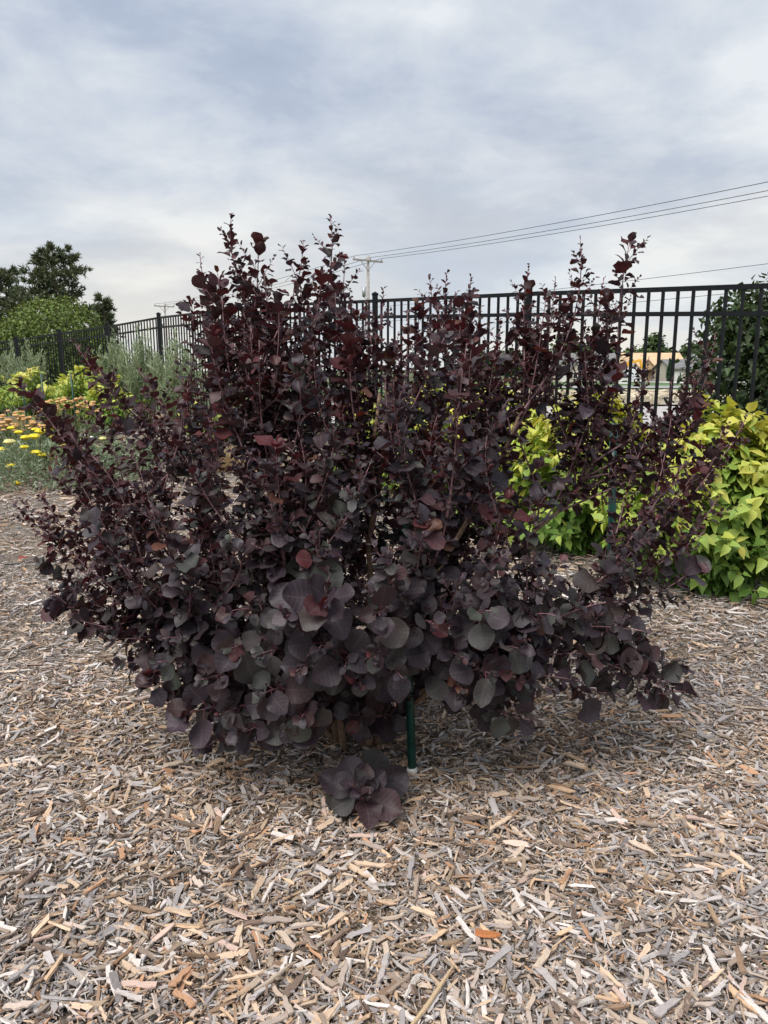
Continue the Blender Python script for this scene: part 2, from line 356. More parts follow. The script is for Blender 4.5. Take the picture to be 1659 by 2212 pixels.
def chips():
    X = []; Y = []; Lh = []
    for y0, y1, dens, k in ((.75, 1.6, 16500, 1.0), (1.6, 2.4, 14500, 1.0), (2.4, 3.4, 8500, 1.05), (3.4, 5.0, 3400, 1.25), (5.0, 8.0, 1250, 1.55), (8.0, 13.0, 420, 2.0)):
        hw = .60 * y1 + .45; n = int(dens * 2 * hw * (y1 - y0)); x = rng.uniform(-hw, hw, n); y = rng.uniform(y0, y1, n)
        ok = (side(x, y) < .35) & (np.abs(x) < .60 * y + .45)
        x, y = x[ok], y[ok]; L = np.clip(rng.lognormal(-4.08, .58, len(x)), .007, .075) * k
        X.append(x); Y.append(y); Lh.append(L)
    X, Y, L = map(np.concatenate, (X, Y, Lh)); n = len(X)
    W = np.clip(L * rng.uniform(.08, .30, n), .0019, .011 * np.maximum(1, L / .05)); T = np.clip(W * rng.uniform(.4, .9, n), .0014, .007)
    fr = np.clip(freshness(X, Y), 0, 1)
    ci = rng.choice(len(CHIP_COL), n, p=CHIP_P); fresh_i = rng.choice([5, 6, 7, 8, 9, 4, 12], n, p=[.22, .2, .12, .16, .12, .1, .08])
    ci = np.where(rng.random(n) < fr * .42, fresh_i, ci)
    C = CHIP_COL[ci] * rng.uniform(.50, 1.18, (n, 1))
    deep = rng.random(n) ** 1.6
    big = np.clip(L / .05, 0, 1); up = .003 + deep * .012 + big * .006
    yaw = rng.uniform(0, 6.283, n); pit = rng.normal(0, .21, n) * (1 - .35 * big); rol = rng.normal(0, .40, n)
    # the 300 chips that show largest are single pieces, the rest one body of mulch
    px, py, dz = project(np.stack([X, Y, np.zeros(n)], -1))
    vis = (px > -10) & (px < 1670) & (py > 1300) & (py < 2222)
    score = L * np.sqrt(W / L) / dz * vis; big_i = np.argsort(-score)[:300]; single = np.zeros(n, bool); single[big_i] = True
    up[big_i] += .006
    def frame(idx):
        cy, sy, cp, sp, cr, sr = np.cos(yaw[idx]), np.sin(yaw[idx]), np.cos(pit[idx]), np.sin(pit[idx]), np.cos(rol[idx]), np.sin(rol[idx])
        ex = np.stack([cy * cp, sy * cp, sp], -1); ey0 = np.stack([-sy, cy, 0 * cy], -1); ez0 = np.cross(ex, ey0)
        return ex, ey0 * cr[:, None] + ez0 * sr[:, None], -ey0 * sr[:, None] + ez0 * cr[:, None]
    pos = np.stack([X, Y, gh(X, Y) + up], -1)
    Vs, Fs, Cs, Us = [], [], [], []; base = 0
    for sec, sel in ((2, (L < .022) | (Y > 3.2)), (4, (L >= .022) & (Y <= 3.2))):
        r = np.nonzero(~single & sel)[0]; m = len(r); S = chip_shapes(m, rng, sec); ex, ey, ez = frame(r); q = sec * 4; F0 = chip_faces(sec)
        Us.append((S * np.stack([L[r] * 18, W[r] / L[r] * 3 + 1, np.ones(m)], -1)[:, None] + rng.uniform(0, 40, (m, 1, 3))).reshape(-1, 3))
        Vs.append((pos[r][:, None] + S[..., :1] * (ex * L[r, None])[:, None] + S[..., 1:2] * (ey * W[r, None])[:, None] + S[..., 2:] * (ez * T[r, None])[:, None]).reshape(-1, 3))
        Fs.append((F0[None] + (base + np.arange(m) * q)[:, None, None]).reshape(-1, 4)); Cs.append(np.repeat(C[r], q, 0)); base += m * q
        print('chips', sec, m, len(F0) * m * 2)
    o = link_mesh('wood_chip_mulch', mesh_np('wood_chip_mulch', np.vstack(Vs), np.vstack(Fs), M['chip'], np.vstack(Cs), np.vstack(Us), smooth=False), mulch)
    tag(o, kind='stuff')
    meshes = []
    S = chip_shapes(28, rng, 6)
    for k in range(28):
        meshes.append(mesh_np('wood_chip', S[k], chip_faces(6, True), M['chip'], CHIP_COL[k % len(CHIP_COL)] * rng.uniform(.85, 1.15), S[k] * [1.2, .8, 1] + rng.uniform(0, 40, 3), smooth=False))
    ex, ey, ez = frame(big_i)
    for j, i in enumerate(big_i):
        k = int(ci[i]) + (14 if rng.random() < .5 else 0)
        o = link_mesh('wood_chip', meshes[k], mulch)
        Mx = np.eye(4); Mx[:3, 0] = ex[j] * L[i]; Mx[:3, 1] = ey[j] * W[i]; Mx[:3, 2] = ez[j] * T[i]; Mx[:3, 3] = pos[i]
        o.matrix_basis = Matrix(Mx.tolist())
chips()
# one long pale splinter lying across the mulch
def splinter(a, b, w, colour):
    pa, pb = at(*a), at(*b); pa[2] = gh(pa[0], pa[1]) + .026; pb[2] = gh(pb[0], pb[1]) + .030
    d = unit(pb - pa); s = unit(np.cross(d, (0, 0, 1))); L = np.linalg.norm(pb - pa); V = []
    for t, k in ((0, .8), (.3, 1.1), (.7, .95), (1, .35)):
        c = pa + d * L * t + s * math.sin(t * 5) * .002
        V += [c - s * w * k / 2, c + s * w * k / 2, c + s * w * k * .35 + np.array([0, 0, .005]), c - s * w * k * .35 + np.array([0, 0, .005])]
    F = [(i * 4 + k, i * 4 + (k + 1) % 4, i * 4 + 4 + (k + 1) % 4, i * 4 + 4 + k) for i in range(3) for k in range(4)] + [(3, 2, 1, 0), (12, 13, 14, 15)]
    V = np.array(V); luv = np.stack([np.repeat([0, 1.5, 3, 4], 4), np.tile([0, .5, .5, 0], 4), np.zeros(16)], -1)
    tag_o = link_mesh('wood_splinter', mesh_np('wood_splinter', V, np.array(F), M['chip'], np.array(colour), luv, smooth=False), mulch)
splinter((890, 2066, 1.36), (985, 1958, 1.52), .010, (.62, .47, .30))
splinter((545, 2010, 1.44), (630, 1958, 1.52), .008, (.55, .46, .37))
splinter((1030, 1890, 1.63), (1085, 1905, 1.61), .022, (.50, .20, .08))

# ------------------------------------------------------------------ leaves
def leaf_tpl(nv, nu, prof, pet, fold, curl, wave, ph):
    vs_ = (1 - np.cos(np.pi * np.linspace(0, 1, nv + 1))) / 2; us = np.linspace(-1, 1, nu + 1); V = []; UV = []
    for v in vs_:
        wv = max(prof(min(v, .985)), .012)
        for u in us:
            z = fold * abs(u) * wv - curl * v * v + wave * math.sin(9 * v + ph + 2 * np.sign(u)) * u * u * wv + wave * .3 * math.sin(4 * v + ph)
            V.append((u * wv, pet + v * (1 - pet), z)); UV.append((u, v, 0))
    n1 = nu + 1; F = [(i * n1 + j, i * n1 + j + 1, (i + 1) * n1 + j + 1, (i + 1) * n1 + j) for i in range(nv) for j in range(nu)]
    b = len(V); w = .016
    z0 = V[nu // 2][2]
    V += [(-w, 0, 0), (w, 0, 0), (w * .8, pet + .02, z0 + .002), (-w * .8, pet + .02, z0 + .002), (0, 0, w * 1.6), (0, pet + .02, z0 - w)]; UV += [(0, 0, 1)] * 6
    F += [(b, b + 1, b + 2, b + 3), (b + 4, b + 1, b + 2, b + 5)]
    return np.array(V, float), np.array(F), np.array(UV, float)
def prof_round(v): return .43 * max(0, math.sin(math.pi * min(1, v ** 1.12))) ** .52
def prof_ovate(v): return .36 * max(0, math.sin(math.pi * v ** .88)) ** .68
def prof_point(v): return .33 * max(0, math.sin(math.pi * v ** .62)) ** .95 * (1 - .25 * v)
def tpls(prof, pet, res, kinds, r):
    return [leaf_tpl(res[0], res[1], prof, pet, r.uniform(.05, .62), r.uniform(-.08, .42), r.uniform(.06, .36), r.uniform(0, 6)) for _ in range(kinds)]
class Leaves:
    def __init__(s, templates, palette, mat): s.t = templates; s.pal = np.array(palette, float); s.mat = mat; s.rec = []
    def add(s, pos, d, n, size, wid=1., ci=0, tpl=None): s.rec.append((*pos, *d, *n, size, wid, ci, random.randrange(len(s.t)) if tpl is None else tpl))
    def finish(s, root, n_parts, bulk_name='foliage', part_name='leaf', jit=.22):
        A = np.array(s.rec, float); pos = A[:, :3]; d = unit(A[:, 3:6]); n = A[:, 6:9] - d * np.sum(A[:, 6:9] * d, 1, keepdims=True)
        bad = np.linalg.norm(n, axis=1) < 1e-3; n[bad] = np.cross(d[bad], [.3, .5, .8]); n = unit(n); rt = np.cross(d, n)
        size = A[:, 9]; wid = A[:, 10]; ci = A[:, 11].astype(int); tp = A[:, 12].astype(int)
        single = np.zeros(len(A), bool)
        if n_parts:
            c = pos + d * size[:, None] * .6; px, py, dz = project(c); inside = (px > -20) & (px < 1680) & (py > -20) & (py < 2230)
            cell = (px // 22).astype(int) * 100000 + (py // 22).astype(int); near = {}
            for i in np.argsort(dz):
                if inside[i]: near.setdefault(cell[i], dz[i])
            score = np.array([size[i] / dz[i] * (1 + abs(n[i, 1])) if inside[i] and dz[i] < near[cell[i]] + .06 else 0 for i in range(len(A))])
            top = np.argsort(-score)[:n_parts]; single[top[score[top] > 0]] = True
        Vs, Fs, Cs, Us = [], [], [], []; base = 0
        for t in range(len(s.t)):
            idx = np.nonzero((tp == t) & ~single)[0]
            if not len(idx): continue
            TV, TF, TU = s.t[t]; k = len(TV); m = len(idx)
            V = pos[idx][:, None] + size[idx][:, None, None] * (TV[None, :, :1] * wid[idx][:, None, None] * rt[idx][:, None] + TV[None, :, 1:2] * d[idx][:, None] + TV[None, :, 2:] * n[idx][:, None])
            Vs.append(V.reshape(-1, 3)); Fs.append((TF[None] + (base + np.arange(m) * k)[:, None, None]).reshape(-1, 4)); base += m * k
            Cs.append(np.repeat(s.pal[ci[idx]] * rng.uniform(1 - jit, 1 + jit, (m, 1)) * rng.uniform(.93, 1.07, (m, 3)), k, 0)); Us.append(np.tile(TU, (m, 1)))
        if Vs:
            tag(link_mesh(bulk_name, mesh_np(bulk_name, np.vstack(Vs), np.vstack(Fs), s.mat, np.vstack(Cs), np.vstack(Us)), root), kind='stuff')
        cache = {}
        for i in np.nonzero(single)[0]:
            key = (tp[i], ci[i])
            if key not in cache:
                TV, TF, TU = s.t[tp[i]]; cache[key] = mesh_np(part_name, TV, TF, s.mat, s.pal[ci[i]] * rng.uniform(.9, 1.1), TU)
            o = link_mesh(part_name, cache[key], root); Mx = np.eye(4)
            Mx[:3, 0] = rt[i] * size[i] * wid[i]; Mx[:3, 1] = d[i] * size[i]; Mx[:3, 2] = n[i] * size[i]; Mx[:3, 3] = pos[i]; o.matrix_basis = Matrix(Mx.tolist())
def spin(a, k):
    """vector square to axis a, at angle k around it"""
    ref = np.array([0, 0, 1.]) if abs(a[2]) < .9 else np.array([1., 0, 0]); r = unit(np.cross(a, ref)); u = np.cross(a, r)
    return math.cos(k) * r + math.sin(k) * u

# ------------------------------------------------------------------ the smoke bush
PURPLE = [(.047, .037, .045), (.042, .030, .040), (.052, .050, .046), (.060, .066, .056), (.062, .034, .038), (.072, .027, .030), (.092, .021, .024), (.115, .048, .030), (.058, .042, .052), (.075, .062, .060)]
def smoke_bush():
    B = at(765, 1598, 2.63); B[2] = 0.0
    root = empty('smoke_bush', tuple(B)); tag(root, 'large dark purple smoke bush with upright red-tipped shoots in the mulch', 'bush')
    Lv = Leaves(tpls(prof_round, .26, (7, 4), 6, rng) + tpls(prof_ovate, .24, (7, 4), 5, rng), PURPLE, M['purple_leaf'])
    Lv.pal *= .88
    Sm = Leaves(tpls(prof_round, .24, (3, 2), 4, rng) + tpls(prof_ovate, .2, (3, 2), 4, rng), PURPLE, M['purple_leaf'])
    Sm.pal *= .88
    # limbs
    limbs = []
    ends = [(300, 1130, 2.5), (430, 1000, 2.95), (560, 900, 2.4), (700, 830, 2.85), (820, 850, 2.4), (960, 860, 3.0), (1120, 900, 2.55), (1280, 1000, 2.75), (1330, 1220, 2.45), (620, 1240, 2.2), (930, 1230, 2.2), (360, 1330, 2.35), (1130, 1350, 2.3), (760, 1000, 3.3), (1050, 1050, 3.3), (480, 1150, 3.2)]
    for e in ends:
        E = at(*e); o = unit(np.array([E[0] - B[0], E[1] - B[1], 0]) + 1e-6); b0 = B + np.array([o[0] * .07, o[1] * .07, -.03])
        h = E[2]; c1 = b0 + np.array([o[0] * .12, o[1] * .12, h * .5]); c2 = E - (o * .10 + np.array([0, 0, h * .25]))
        p = bez(b0, c1, c2, E, 14); p[1:-1] += rng.normal(0, .008, (12, 3)); limbs.append(p)
        MB().tube(p, np.linspace(.014, .0055, 14), 7).build('limb', M['bark'], root, True)
    LP = np.vstack([l[3:] for l in limbs])
    tips = [ # px, py, distance, kind (u upright, m middle, l low)
     *[(x, y, d, 'u') for x, y, d in ((500, 463, 2.7), (556, 512, 2.62), (432, 548, 2.75), (413, 650, 2.7), (470, 590, 2.6), (714, 468, 2.65), (655, 522, 2.6), (694, 590, 2.5), (745, 560, 2.75), (828, 622, 2.7), (790, 645, 2.9), (928, 598, 2.6), (965, 590, 2.75), (1018, 598, 2.8), (1143, 572, 2.75), (1253, 508, 2.8), (1362, 516, 2.9), (1180, 640, 2.6), (1315, 640, 3.0), (1260, 690, 2.7), (1080, 690, 2.6), (1545, 722, 2.75), (1402, 770, 3.0), (1480, 830, 2.8), (1612, 900, 2.7), (880, 675, 2.5), (600, 640, 2.45), (530, 600, 2.95), (470, 690, 3.1), (760, 740, 2.4), (640, 690, 2.75), (1020, 740, 2.45), (1210, 740, 2.9),
        (560, 740, 2.3), (930, 700, 2.95), (840, 760, 3.0), (700, 720, 3.05), (1140, 700, 3.0))],
     *[(x, y, d, 's') for x, y, d in ((158, 738, 2.7), (215, 800, 2.85), (300, 798, 3.0), (378, 800, 2.9), (42, 828, 2.6), (75, 850, 2.7), (110, 905, 2.8), (150, 930, 2.4), (235, 880, 2.6), (340, 860, 2.5), (27, 1080, 2.5), (104, 1015, 2.7), (200, 985, 2.35), (62, 1130, 2.45), (1585, 955, 2.6), (1553, 1070, 2.5), (1480, 1000, 2.4), (1490, 865, 2.9), (1335, 810, 2.7), (1405, 930, 2.6), (1520, 1150, 2.45))],
     *[(x, y, d, 'u') for x, y, d in ((440, 600, 2.6), (480, 640, 2.5), (520, 560, 2.7), (570, 590, 2.55), (590, 680, 2.6), (450, 720, 2.5), (540, 690, 2.4), (610, 720, 2.8), (650, 600, 2.7), (680, 660, 2.55), (725, 620, 2.6), (770, 670, 2.6), (740, 690, 2.45), (800, 720, 2.55), (670, 740, 2.4), (860, 720, 2.7),
        (905, 660, 2.7), (945, 660, 2.5), (990, 660, 2.65), (1020, 680, 2.75), (1000, 760, 2.5), (1130, 660, 2.7), (1160, 720, 2.7), (1200, 600, 2.75), (1230, 640, 2.75), (1110, 780, 2.6), (1305, 600, 2.9), (1290, 720, 2.85), (1270, 780, 2.8), (1530, 800, 2.75), (1510, 880, 2.7), (1450, 900, 2.7), (1380, 850, 2.8), (1560, 930, 2.65))],
     *[(x, y, d, 's') for x, y, d in ((180, 860, 2.7), (260, 950, 2.5), (300, 900, 2.8), (150, 1010, 2.5), (120, 970, 2.6), (360, 930, 2.7), (400, 880, 2.9), (280, 1040, 2.4), (80, 1060, 2.5), (160, 1100, 2.4), (140, 1180, 2.35), (1510, 1010, 2.5))],
     *[(x, y, d, 'l') for x, y, d in ((560, 1500, 2.0), (470, 1545, 2.1), (610, 1580, 2.05), (1000, 1490, 2.05), (1200, 1490, 2.1), (1070, 1460, 2.05), (340, 1430, 2.15), (400, 1540, 2.15), (1395, 1460, 2.3), (1440, 1500, 2.35), (1250, 1470, 2.15), (690, 1400, 1.95), (810, 1420, 1.92), (640, 1450, 1.95), (780, 1480, 2.0), (330, 1460, 2.2), (1350, 1300, 2.2), (500, 1400, 2.05), (1120, 1400, 2.05), (1470, 1440, 2.4), (230, 1380, 2.25))],
     *[(x, y, d, 'm') for x, y, d in ((585, 1090, 2.02), (850, 820, 2.1), (720, 920, 2.1), (960, 730, 2.3), (640, 790, 2.25), (1100, 860, 2.3), (780, 1010, 2.0), (480, 880, 2.3), (400, 985, 2.2), (320, 1080, 2.2), (1010, 985, 2.15), (1190, 1060, 2.2), (690, 1130, 1.95), (930, 1120, 2.0), (500, 1170, 2.1), (1080, 1150, 2.05), (90, 1215, 2.4), (105, 1270, 2.35), (190, 1130, 2.25), (260, 1220, 2.2), (1500, 1225, 2.4), (1420, 1120, 2.3), (380, 1180, 2.1), (1220, 1200, 2.1), (840, 1180, 1.92), (560, 980, 2.15), (900, 960, 2.15), (1000, 1240, 2.0))],
     *[(x, y, d, 'l') for x, y, d in ((245, 1435, 2.25), (300, 1490, 2.2), (425, 1620, 2.15), (515, 1585, 2.1), (650, 1550, 2.02), (430, 1470, 2.1), (870, 1465, 1.95), (1130, 1475, 2.08), (1150, 1555, 2.12), (1485, 1495, 2.35), (1400, 1365, 2.2), (1290, 1415, 2.2), (1000, 1420, 2.05), (745, 1440, 1.95), (560, 1415, 2.0), (1060, 1320, 2.0), (700, 1300, 1.9), (820, 1330, 1.92), (620, 1330, 1.95), (350, 1380, 2.15), (500, 1320, 2.05), (940, 1350, 2.0), (1200, 1330, 2.1), (780, 1560, 2.2), (170, 1340, 2.3), (120, 1310, 2.35), (700, 1530, 2.15), (1330, 1500, 2.3))]]
    for y, xa, xb in ((715, 440, 1060), (790, 430, 1080), (860, 430, 1110), (935, 420, 1120), (1010, 420, 1120), (1085, 440, 1160), (1160, 440, 1160), (1240, 430, 1160)):
        for x in np.arange(xa, xb, 105): tips.append((x + rng.uniform(-45, 45), y + rng.uniform(-35, 35), rng.uniform(2.12, 2.85), 'u' if y < 800 else 'm' if rng.random() < .6 else 's'))
    shoots = [(at(x, y, d), k) for x, y, d, k in tips]
    # the side turned away and the middle
    for _ in range(52):
        a = rng.uniform(0, 6.283); zz = rng.uniform(.25, 1.25); rr = rng.uniform(.35, .95) * math.sqrt(max(.05, 1 - ((zz - .85) / .75) ** 2))
        p = np.array([-.08 + .72 * rr * math.cos(a), 2.65 + .85 * rr * math.sin(a), zz])
        if p[1] < 2.45 and rng.random() < .5: p[1] = 5.2 - p[1]
        shoots.append((p, 'l' if zz < .55 else 'm' if zz < 1.05 else 'u'))
    for tip, kind in shoots:
        out = np.array([tip[0] - B[0], tip[1] - B[1], 0]); hd = np.linalg.norm(out); o = out / (hd + 1e-6)
        want = {'u': .62, 's': .62, 'm': .52, 'l': .40}[kind]
        q = LP[np.argmin(np.abs(np.linalg.norm(LP - tip, axis=1) - want) + .9 * np.maximum(0, LP[:, 2] - tip[2] + .12) + .35 * np.linalg.norm(LP[:, :2] - tip[:2], axis=1))]
        td = {'u': o * .12 + np.array([0, 0, 1.]), 's': o * .55 + np.array([0, 0, .85]), 'm': o * .45 + np.array([0, -.12, .8]), 'l': o * 1.0 + np.array([0, -.15, .12])}[kind]
        td = unit(td + rng.normal(0, .10, 3)); L0 = np.linalg.norm(tip - q)
        if np.dot(tip - q, td) < .1 * L0: td = unit(td + 1.2 * (tip - q) / L0)
        p = bez(q, q + unit((tip - q) / L0 + .4 * o) * L0 * .35, tip - td * L0 * .4, tip, 18)
        stem = MB(); stem.tube(p, np.linspace(.0046, .0013, 18), 5)
        seg = np.linalg.norm(np.diff(p, axis=0), axis=1); S = np.concatenate([[0], np.cumsum(seg)]); T = S[-1]
        def onp(s_):
            x = T - s_; P_ = np.array([np.interp(x, S, p[:, i]) for i in range(3)]); Q_ = np.array([np.interp(min(T, x + .02), S, p[:, i]) - np.interp(max(0, x - .02), S, p[:, i]) for i in range(3)]); return P_, unit(Q_)
        Lmax = {'u': .050, 's': .048, 'm': .057, 'l': .073}[kind] * rng.uniform(.85, 1.15)
        s_ = .004; ang = rng.uniform(0, 6.283)
        reach = min(T * .92, {'u': .52, 's': .48, 'm': .5, 'l': .42}[kind])
        big_tip = rng.random() < .35
        while s_ < reach:
            P_, a = onp(s_); ang += 2.4 + rng.normal(0, .25); r = spin(a, ang)
            g = float(sstep(0, .24 if kind != 'l' else .12, s_)); grow = (.26 + .74 * g) if not big_tip else (.5 + .5 * float(sstep(0, .06, s_)))
            el = (1.05 - .75 * g) + rng.normal(0, .16)
            d = unit(r * math.cos(el) + a * math.sin(el) + np.array([0, 0, -.18 * g]) + rng.normal(0, .10, 3)); n = a * 1.0 + np.array([0, 0, .55]) + np.array([0, -.18, 0]) + rng.normal(0, .30, 3)
            size = Lmax * grow * rng.uniform(.7, 1.25) / .76 * (1.12 if kind in 'us' and s_ < .2 and rng.random() < .3 else 1.)
            young = (1 - g) * (1. if kind in 'us' else .22)
            u_ = rng.random()
            if u_ < young * .75: ci = rng.choice([5, 6, 4, 7, 6], p=[.36, .28, .26, .05, .05])
            else: ci = rng.choice([0, 1, 2, 3, 4, 7, 8, 9], p=[.25, .17, .17, .09, .07, .01, .17, .07]) if kind in 'ml' else rng.choice([0, 1, 4, 5, 2, 7, 3], p=[.16, .17, .30, .22, .08, .04, .03])
            if rng.random() < .90: (Lv if size > .042 else Sm).add(P_, d, n, size, rng.uniform(.85, 1.12) * (1 if kind in 'ml' else .86), ci)
            s_ += .0075 + .013 * g + rng.uniform(0, .004)
        # short side twigs set with small leaves
        s_ = .09 + rng.uniform(0, .03)
        while s_ < min(T * .85, reach + .08):
            P_, a = onp(s_); ang += 2.4 + rng.normal(0, .4); r = spin(a, ang); ta = unit(r * .8 + a * .75 + np.array([0, 0, .25]) + rng.normal(0, .12, 3))
            tl = rng.uniform(.04, .13) * (1. if kind != 'l' else .75); e = P_ + ta * tl
            stem.tube([P_, P_ + ta * tl * .5 + rng.normal(0, .003, 3), e], [.0016, .0012, .0007], 3)
            k = int(5 + tl * 62); an = rng.uniform(0, 6)
            for j in range(k):
                f = (j + .6) / k; an += 2.4; rr = spin(ta, an); el = .35 + .75 * f + rng.normal(0, .15)
                d = unit(rr * math.cos(el) + ta * math.sin(el) + rng.normal(0, .1, 3)); size = (.034 * (1.15 - .75 * f)) * rng.uniform(.7, 1.3) * (1.0 if kind in 'us' else 1.2)
                red = kind in 'us'
                ci = rng.choice([4, 5, 6, 0, 1], p=[.34, .26, .12, .14, .14]) if red else rng.choice([0, 1, 2, 4, 8, 9, 5], p=[.2, .15, .13, .2, .16, .07, .09])
                Sm.add(P_ + ta * tl * f, d, ta + np.array([0, 0, .4]) + rng.normal(0, .3, 3), size, rng.uniform(.7, 1.), ci)
            s_ += rng.uniform(.032, .06)
        stem.build('stem', M['bush_stem'], root, True)
    # low sucker by the base
    Q = at(782, 1702, 2.09); b0 = B + np.array([.02, -.10, 0]); st = MB(); p = bez(b0, b0 + np.array([0, -.05, .06]), Q + np.array([0, .06, .02]), Q, 8); st.tube(p, np.linspace(.004, .002, 8), 5); st.build('stem', M['bush_stem'], root, True)
    axis = unit(np.array([.05, -.70, .68]))
    for n_, size, e0, back in ((8, .165, -.12, .09), (6, .135, .22, .06), (5, .085, .30, .02), (6, .060, .55, .0), (7, .036, .8, -.01)):
        for j in range(n_):
            r = spin(axis, 6.283 * (j + rng.uniform(-.25, .25)) / n_ + e0 * 3); el = e0 + rng.normal(0, .22); d = unit(r * math.cos(el) + axis * math.sin(el) + rng.normal(0, .10, 3))
            Lv.add(Q - axis * back, d, axis + rng.normal(0, .40, 3), size * rng.uniform(.65, 1.12), rng.uniform(.75, 1.), rng.choice([1, 2, 2, 4, 0, 8]))
    for A_, k in ((Lv, 300), (Sm, 0)): A_.finish(root, k, 'foliage')
    print('bush leaves', len(Lv.rec), len(Sm.rec))
smoke_bush()

fl = at(36, 1221, 5.2); fz = float(gh(fl[0], fl[1])); FV, FF, FU = leaf_tpl(6, 4, prof_ovate, .2, .3, .1, .2, 1.)
FV = FV * .075; FV = np.stack([fl[0] + FV[:, 0] * .5 + FV[:, 1] * .8, fl[1] + FV[:, 1] * .5 - FV[:, 0] * .8, fz + .03 + FV[:, 2] + .35 * FV[:, 1]], -1)
tag(link_mesh('fallen_leaf', mesh_np('fallen_leaf', FV, FF, M['purple_leaf'], np.array([.38, .03, .02]), FU)), 'small bright red leaf lying on the pale mulch', 'leaf')
# ------------------------------------------------------------------ the golden hedge and other leafy shrubs
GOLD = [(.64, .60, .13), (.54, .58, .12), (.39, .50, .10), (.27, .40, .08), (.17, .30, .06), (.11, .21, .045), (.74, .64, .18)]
GT = tpls(prof_point, .13, (4, 2), 6, rng)
def leafy_shrub(name, label, cat, group, c, rx, ry, h, n_stems, leaf, pal, mat, parts, pick, tpl=GT, gap=.045, droop=.45, stem_mat='green_stem', low=.08):
    g = float(gh(c[0], c[1])); root = empty(name, (c[0], c[1], g)); tag(root, label, cat, group); Lv = Leaves(tpl, pal, M[mat]); st = MB()
    for k in range(n_stems):
        a = rng.uniform(0, 6.283); rr = rng.random() ** .5; zt = h * (low + (1 - low) * rng.random() ** .75) * (1 - .30 * rr ** 3)
        wide = math.sqrt(max(.05, 1 - (max(0, zt / h - .45) / .62) ** 2))
        tip = np.array([c[0] + rx * rr * wide * math.cos(a), c[1] + ry * rr * wide * math.sin(a), g + zt * rng.uniform(.9, 1.08)])
        o = np.array([math.cos(a), math.sin(a), 0]); b0 = np.array([c[0] + .15 * rx * math.cos(a), c[1] + .15 * ry * math.sin(a), g - .02])
        p = bez(b0, b0 + np.array([0, 0, zt * .55]) + o * rx * .1, tip - o * rx * .25 + np.array([0, 0, zt * .12]), tip, 12); st.tube(p, np.linspace(.005, .0018, 12), 4)
        L = np.linalg.norm(np.diff(p, axis=0), axis=1).sum(); m = max(3, int(min(L * .75, .75) / gap)); rot = rng.uniform(0, 3)
        for j in range(m):
            f = 1 - (j / m) * min(1, .75 / L * 1.0) * .95; x = f * 11; i0 = min(10, int(x)); P_ = p[i0] + (p[i0 + 1] - p[i0]) * (x - i0); ax = unit(p[min(11, i0 + 1)] - p[max(0, i0 - 1)])
            rot += 1.57 + rng.normal(0, .2)
            for sd in (0, math.pi):
                r = spin(ax, rot + sd); d = unit(r * .9 + ax * .35 + np.array([0, 0, -droop * rng.uniform(.3, 1.5)]) + o * .25 + rng.normal(0, .15, 3))
                size = leaf * (.55 + .45 * min(1, (j + 1) / 3)) * rng.uniform(.7, 1.25)
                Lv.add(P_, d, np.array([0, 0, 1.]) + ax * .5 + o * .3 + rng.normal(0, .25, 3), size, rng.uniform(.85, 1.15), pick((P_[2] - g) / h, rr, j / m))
    st.build('stems', M[stem_mat], root, True)['kind'] = 'stuff'
    Lv.finish(root, parts); return root
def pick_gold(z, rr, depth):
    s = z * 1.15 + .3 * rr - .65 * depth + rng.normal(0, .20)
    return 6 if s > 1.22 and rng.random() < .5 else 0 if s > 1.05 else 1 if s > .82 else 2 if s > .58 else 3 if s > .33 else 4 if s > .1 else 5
for i, (x, y, rx, ry, h, ns) in enumerate(((2.08, 4.62, .74, .50, 1.16, 165), (2.62, 4.85, .42, .40, 1.12, 60), (1.55, 5.50, .72, .60, 1.16, 150), (1.02, 6.30, .68, .60, 1.18, 120), (.46, 7.10, .66, .58, 1.12, 95), (-.10, 7.95, .62, .55, 1.0, 75))):
    leafy_shrub('golden_shrub', 'golden yellow-green leafy shrub in the low hedge along the black fence' if i > 1 else ['golden leafy shrub spilling onto the mulch at the near end of the hedge', 'small golden shrub tucked against the fence behind the hedge end'][i], 'shrub', 'golden hedge shrubs by the fence', (x, y), rx, ry, h, ns, .112, GOLD, 'gold_leaf', 300 if i in (0, 2, 3) else 150, pick_gold)

